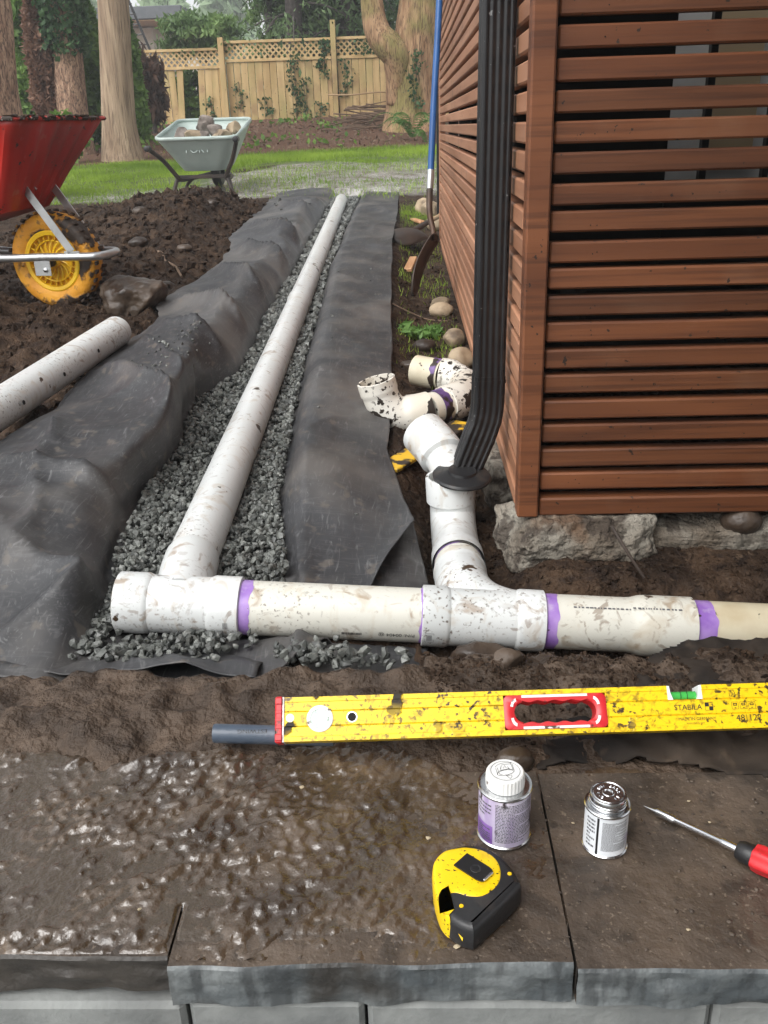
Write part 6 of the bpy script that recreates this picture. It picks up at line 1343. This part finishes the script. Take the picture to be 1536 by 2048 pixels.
# ---- ivy on the fence
IG = 'ivy strands climbing the fence'
def ivy(x, z0, z1, n_, seed, label, y=FYY-.05, w_=.06, group=IG, name='ivy_strand'):
    rr = np.random.default_rng(seed); h = rr.uniform(0, 1, n_); C = np.c_[x+.05*np.sin(h*7+seed)+rr.normal(0, w_, n_), y+rr.normal(0, .02, n_), z0+(z1-z0)*h]
    e = empty(name, (x, y, z0), label, 'ivy', group); MB().quads(cards(C, .055, rr, 1.15, .4)).build('leaves', MT['ivy'], e, smooth=False, angle=None)
    MB().tube([(x, y+.02, z0), (x+.03, y+.02, (z0+z1)/2), (x, y+.02, z1)], .006, 5).build('stem', MT['twig'], e)
for i, (x, z0, z1, n_, lab) in enumerate(((-3.34, 1.2, 1.75, 60, 'short ivy strand just right of the left fence post'), (-2.82, 1.1, 1.45, 50, 'low ivy strand near the left of the middle fence panel'), (-2.22, 1.05, 2.2, 170, 'tall ivy strand reaching the lattice in the middle panel'), (-2.05, 1.1, 1.8, 90, 'thin ivy strand right of the tallest one'), (-1.62, 1.75, 2.45, 170, 'ivy hanging from the lattice left of the tall post'), (-1.75, 1.05, 1.35, 40, 'low ivy tuft left of the tall post'), (-1.18, 1.4, 2.1, 90, 'sparse ivy just right of the tall post'), (-.25, 1.2, 2.4, 200, 'ivy dropping from the lattice beside the mossy tree'), (-3.95, 1.05, 1.5, 50, 'ivy strand low on the left fence panel'))):
    ivy(x, z0, z1, n_, 80+i, lab)
ivy(-.55, 2.15, 2.45, 160, 95, 'ivy mat over the lattice left of the mossy tree', w_=.28)
ivy(.16, 1.1, 2.0, 130, 96, 'ivy strand climbing the mossy trunk', y=16.72)
# ---- ferns, brush, weeds, grass
def fern(x, y, n_, L, label, seed, group=None):
    rr = np.random.default_rng(seed); z0 = gz(x, y); e = empty('sword_fern', (x, y, z0), label, 'fern', group)
    for k in range(n_):
        a = rr.uniform(0, 6.28); l_ = L*rr.uniform(.7, 1.1); d = np.array((math.cos(a), math.sin(a), 0)); P = bez((x, y, z0), np.array((x, y, z0))+d*l_*.45+np.array((0, 0, l_*.85)), np.array((x, y, z0))+d*l_*.95+np.array((0, 0, l_*.30)), 22)
        s = np.cross(d, (0, 0, 1)); Q = []
        for i in range(1, 21):
            w_ = .11*L*math.sin(math.pi*min(1, (i+3)/25))*1.2
            for g_ in (-1, 1):
                t_ = P[i+1]-P[i]; Q.append([P[i]-t_*.3, P[i]+s*g_*w_*.5+t_*.5, P[i]+s*g_*w_+t_*.25-np.array((0, 0, w_*.3)), P[i]+t_*.4])
        MB().quads(np.array(Q)).build('frond', MT['fern'], e, smooth=False)
fern(.10, 15.6, 13, .75, 'large sword fern at the foot of the mossy tree', 5)
fern(.30, 15.0, 7, .5, 'small sword fern below the large one by the slatted screen', 6)
bp2 = empty('brush_pile', (-.55, 17.6, .9), 'heap of cut brown branches piled against the fence', 'brush pile')
for k in range(46):
    a = random.gauss(0, .35); L = random.uniform(.35, 1.0); x, y = random.gauss(-.55, .35), random.gauss(17.5, .25); z_ = gz(x, y)+max(.02, random.uniform(0, .42)*(1-abs(x+.55)/1.1))
    d = np.array((math.cos(a), math.sin(a)*.5, random.gauss(0, .12)))*L/2; p = np.array((x, y, z_)); MB().tube([p-d, p+np.array((0, 0, random.uniform(-.03, .03))), p+d], [.014, .012, .006], 6).build('branch', MT['twig'], bp2)
ob = MB().tube(spline([(-1.45, 18.6, 1.42), (-1.0, 18.4, 1.40), (-.5, 18.4, 1.43), (-.0, 18.3, 1.40)], 14), .015, 6).build('long_stick', MT['ashwood']); tag(ob, 'long pale stick lying across the top of the brush heap', 'stick')
r = np.random.default_rng(77); P = []
while len(P) < 650:
    x, y = r.uniform(-6, .6), r.uniform(14.8, 19.8)
    if fbm(np.array([x*2.1]), np.array([y*2.1]), 33, 3)[0] > .22-.16*(y > 18.6): P.append((x, y))
P = np.array(P); C = np.c_[P, ground_h(P[:, 0], P[:, 1])+r.uniform(.01, .10, len(P))]
ob = MB().quads(cards(C, .06, r, 1.5, .2)).build('ground_weeds', MT['weed'], smooth=False, angle=None); tag(ob, 'scattered green weeds over the bark mulch bed', 'weeds', kind='stuff')
for i, (x, y, h, n_, lab) in enumerate(((-4.75, 13.7, .75, 130, 'leafy bright plant at the foot of the ivy topped trunk'), (-3.05, 13.6, .28, 70, 'low leafy plant alone in the mulch bed'), (-3.6, 15.5, .30, 120, 'leafy plant right of the smooth tan trunk'), (-5.35, 13.2, .9, 120, 'tall leafy plant in front of the dead brown cedar'))):
    e = empty('leafy_plant', (x, y, gz(x, y)), lab, 'plant'); C = cloud(r, n_, (x, y, gz(x, y)+h*.5), (.2, .15, h*.45), 14, (.06, .06, .05)); MB().quads(cards(C, .10, r, 1.3, .2)).build('leaves', MT['weed'], e, smooth=False); MB().tube([(x, y, gz(x, y)-.02), (x, y, gz(x, y)+h*.8)], .008, 5).build('stem', MT['twig'], e)
def blades(n_, fx, hmin, hmax, wid, seed):
    rr = np.random.default_rng(seed); P = []
    while sum(len(p) for p in P) < n_:
        x, y = fx(rr, 4000); d = fbm(x*1.4, y*1.4, 12, 3); k = rr.uniform(-.45, .45, len(x)) < d+.12; P.append(np.c_[x[k], y[k]])
    P = np.concatenate(P)[:n_]; z = ground_h(P[:, 0], P[:, 1]); h = rr.uniform(hmin, hmax, n_)*(.8+.4*fbm(P[:, 0]*2, P[:, 1]*2, 5, 2)); a = rr.uniform(0, 6.28, n_)
    s = np.c_[np.cos(a), np.sin(a), 0*a]*wid; lean = np.c_[rr.normal(0, .35, n_)*h, rr.normal(0, .35, n_)*h, h]; b0 = np.c_[P, z-.005]
    return np.stack([b0-s, b0+s, b0+lean*.6+s*.7, b0+lean], 1)
def lawn(rr, n_):
    x = rr.uniform(-7, .6, n_*3); y = rr.uniform(8.9, 15.2, n_*3)
    dens = np.where(y > 12.6+.35*np.sin(x*3), 1.0, np.where(x < -2.2, .55, .10)); dens = np.where(y+.62*np.clip(-2.0-x, 0, 4) > 14.7, 0.01, dens); k = rr.uniform(0, 1, n_*3) < dens; return x[k], y[k]
gr = MB(); gr.quads(blades(60000, lawn, .025, .085, .0035, 1)); ob = gr.build('lawn_grass', MT['grass'], smooth=False, angle=None); tag(ob, 'wet green lawn grass between the mulch bed and the mud', 'grass', kind='stuff')
gr = MB(); gr.quads(blades(2600, lambda rr, n_: (rr.uniform(-.06, .22, n_), rr.choice([3.9, 5.2, 6.4, 7.6, 7.9, 8.2], n_)+rr.normal(0, .22, n_)), .015, .06, .0016, 2)); ob = gr.build('sparse_grass', MT['grass'], smooth=False, angle=None); tag(ob, 'sparse moss and grass on the soil strip beside the slats', 'grass', kind='stuff')
# litter: needles and chips on the mulch
r = np.random.default_rng(8); P = np.c_[r.uniform(-6, .6, 1500), r.uniform(14.6, 19.5, 1500)]; C = np.c_[P, ground_h(P[:, 0], P[:, 1])+.012]
ob = MB().quads(cards(C, .03, r, 3, 0)).build('mulch_litter', MT['twig'], smooth=False, angle=None); tag(ob, 'bark chips and dead needles littering the mulch bed', 'mulch', kind='stuff')

# ---- rainy air over the whole place
hz = MB().box((0, 51, 6.2), (126, 168, 15.6), .01).build('haze', None, smooth=False); hz['kind'] = 'stuff'
hm = bpy.data.materials.new('haze'); hm.use_nodes = True; hn = hm.node_tree.nodes; hn.remove(hn['Principled BSDF'])
pv = hn.new('ShaderNodeVolumePrincipled'); pv.inputs['Color'].default_value = (.93, .95, .96, 1); pv.inputs['Density'].default_value = .0040; pv.inputs['Anisotropy'].default_value = .2
hm.node_tree.links.new(pv.outputs[0], hn['Material Output'].inputs['Volume']); hz.data.materials.append(hm)
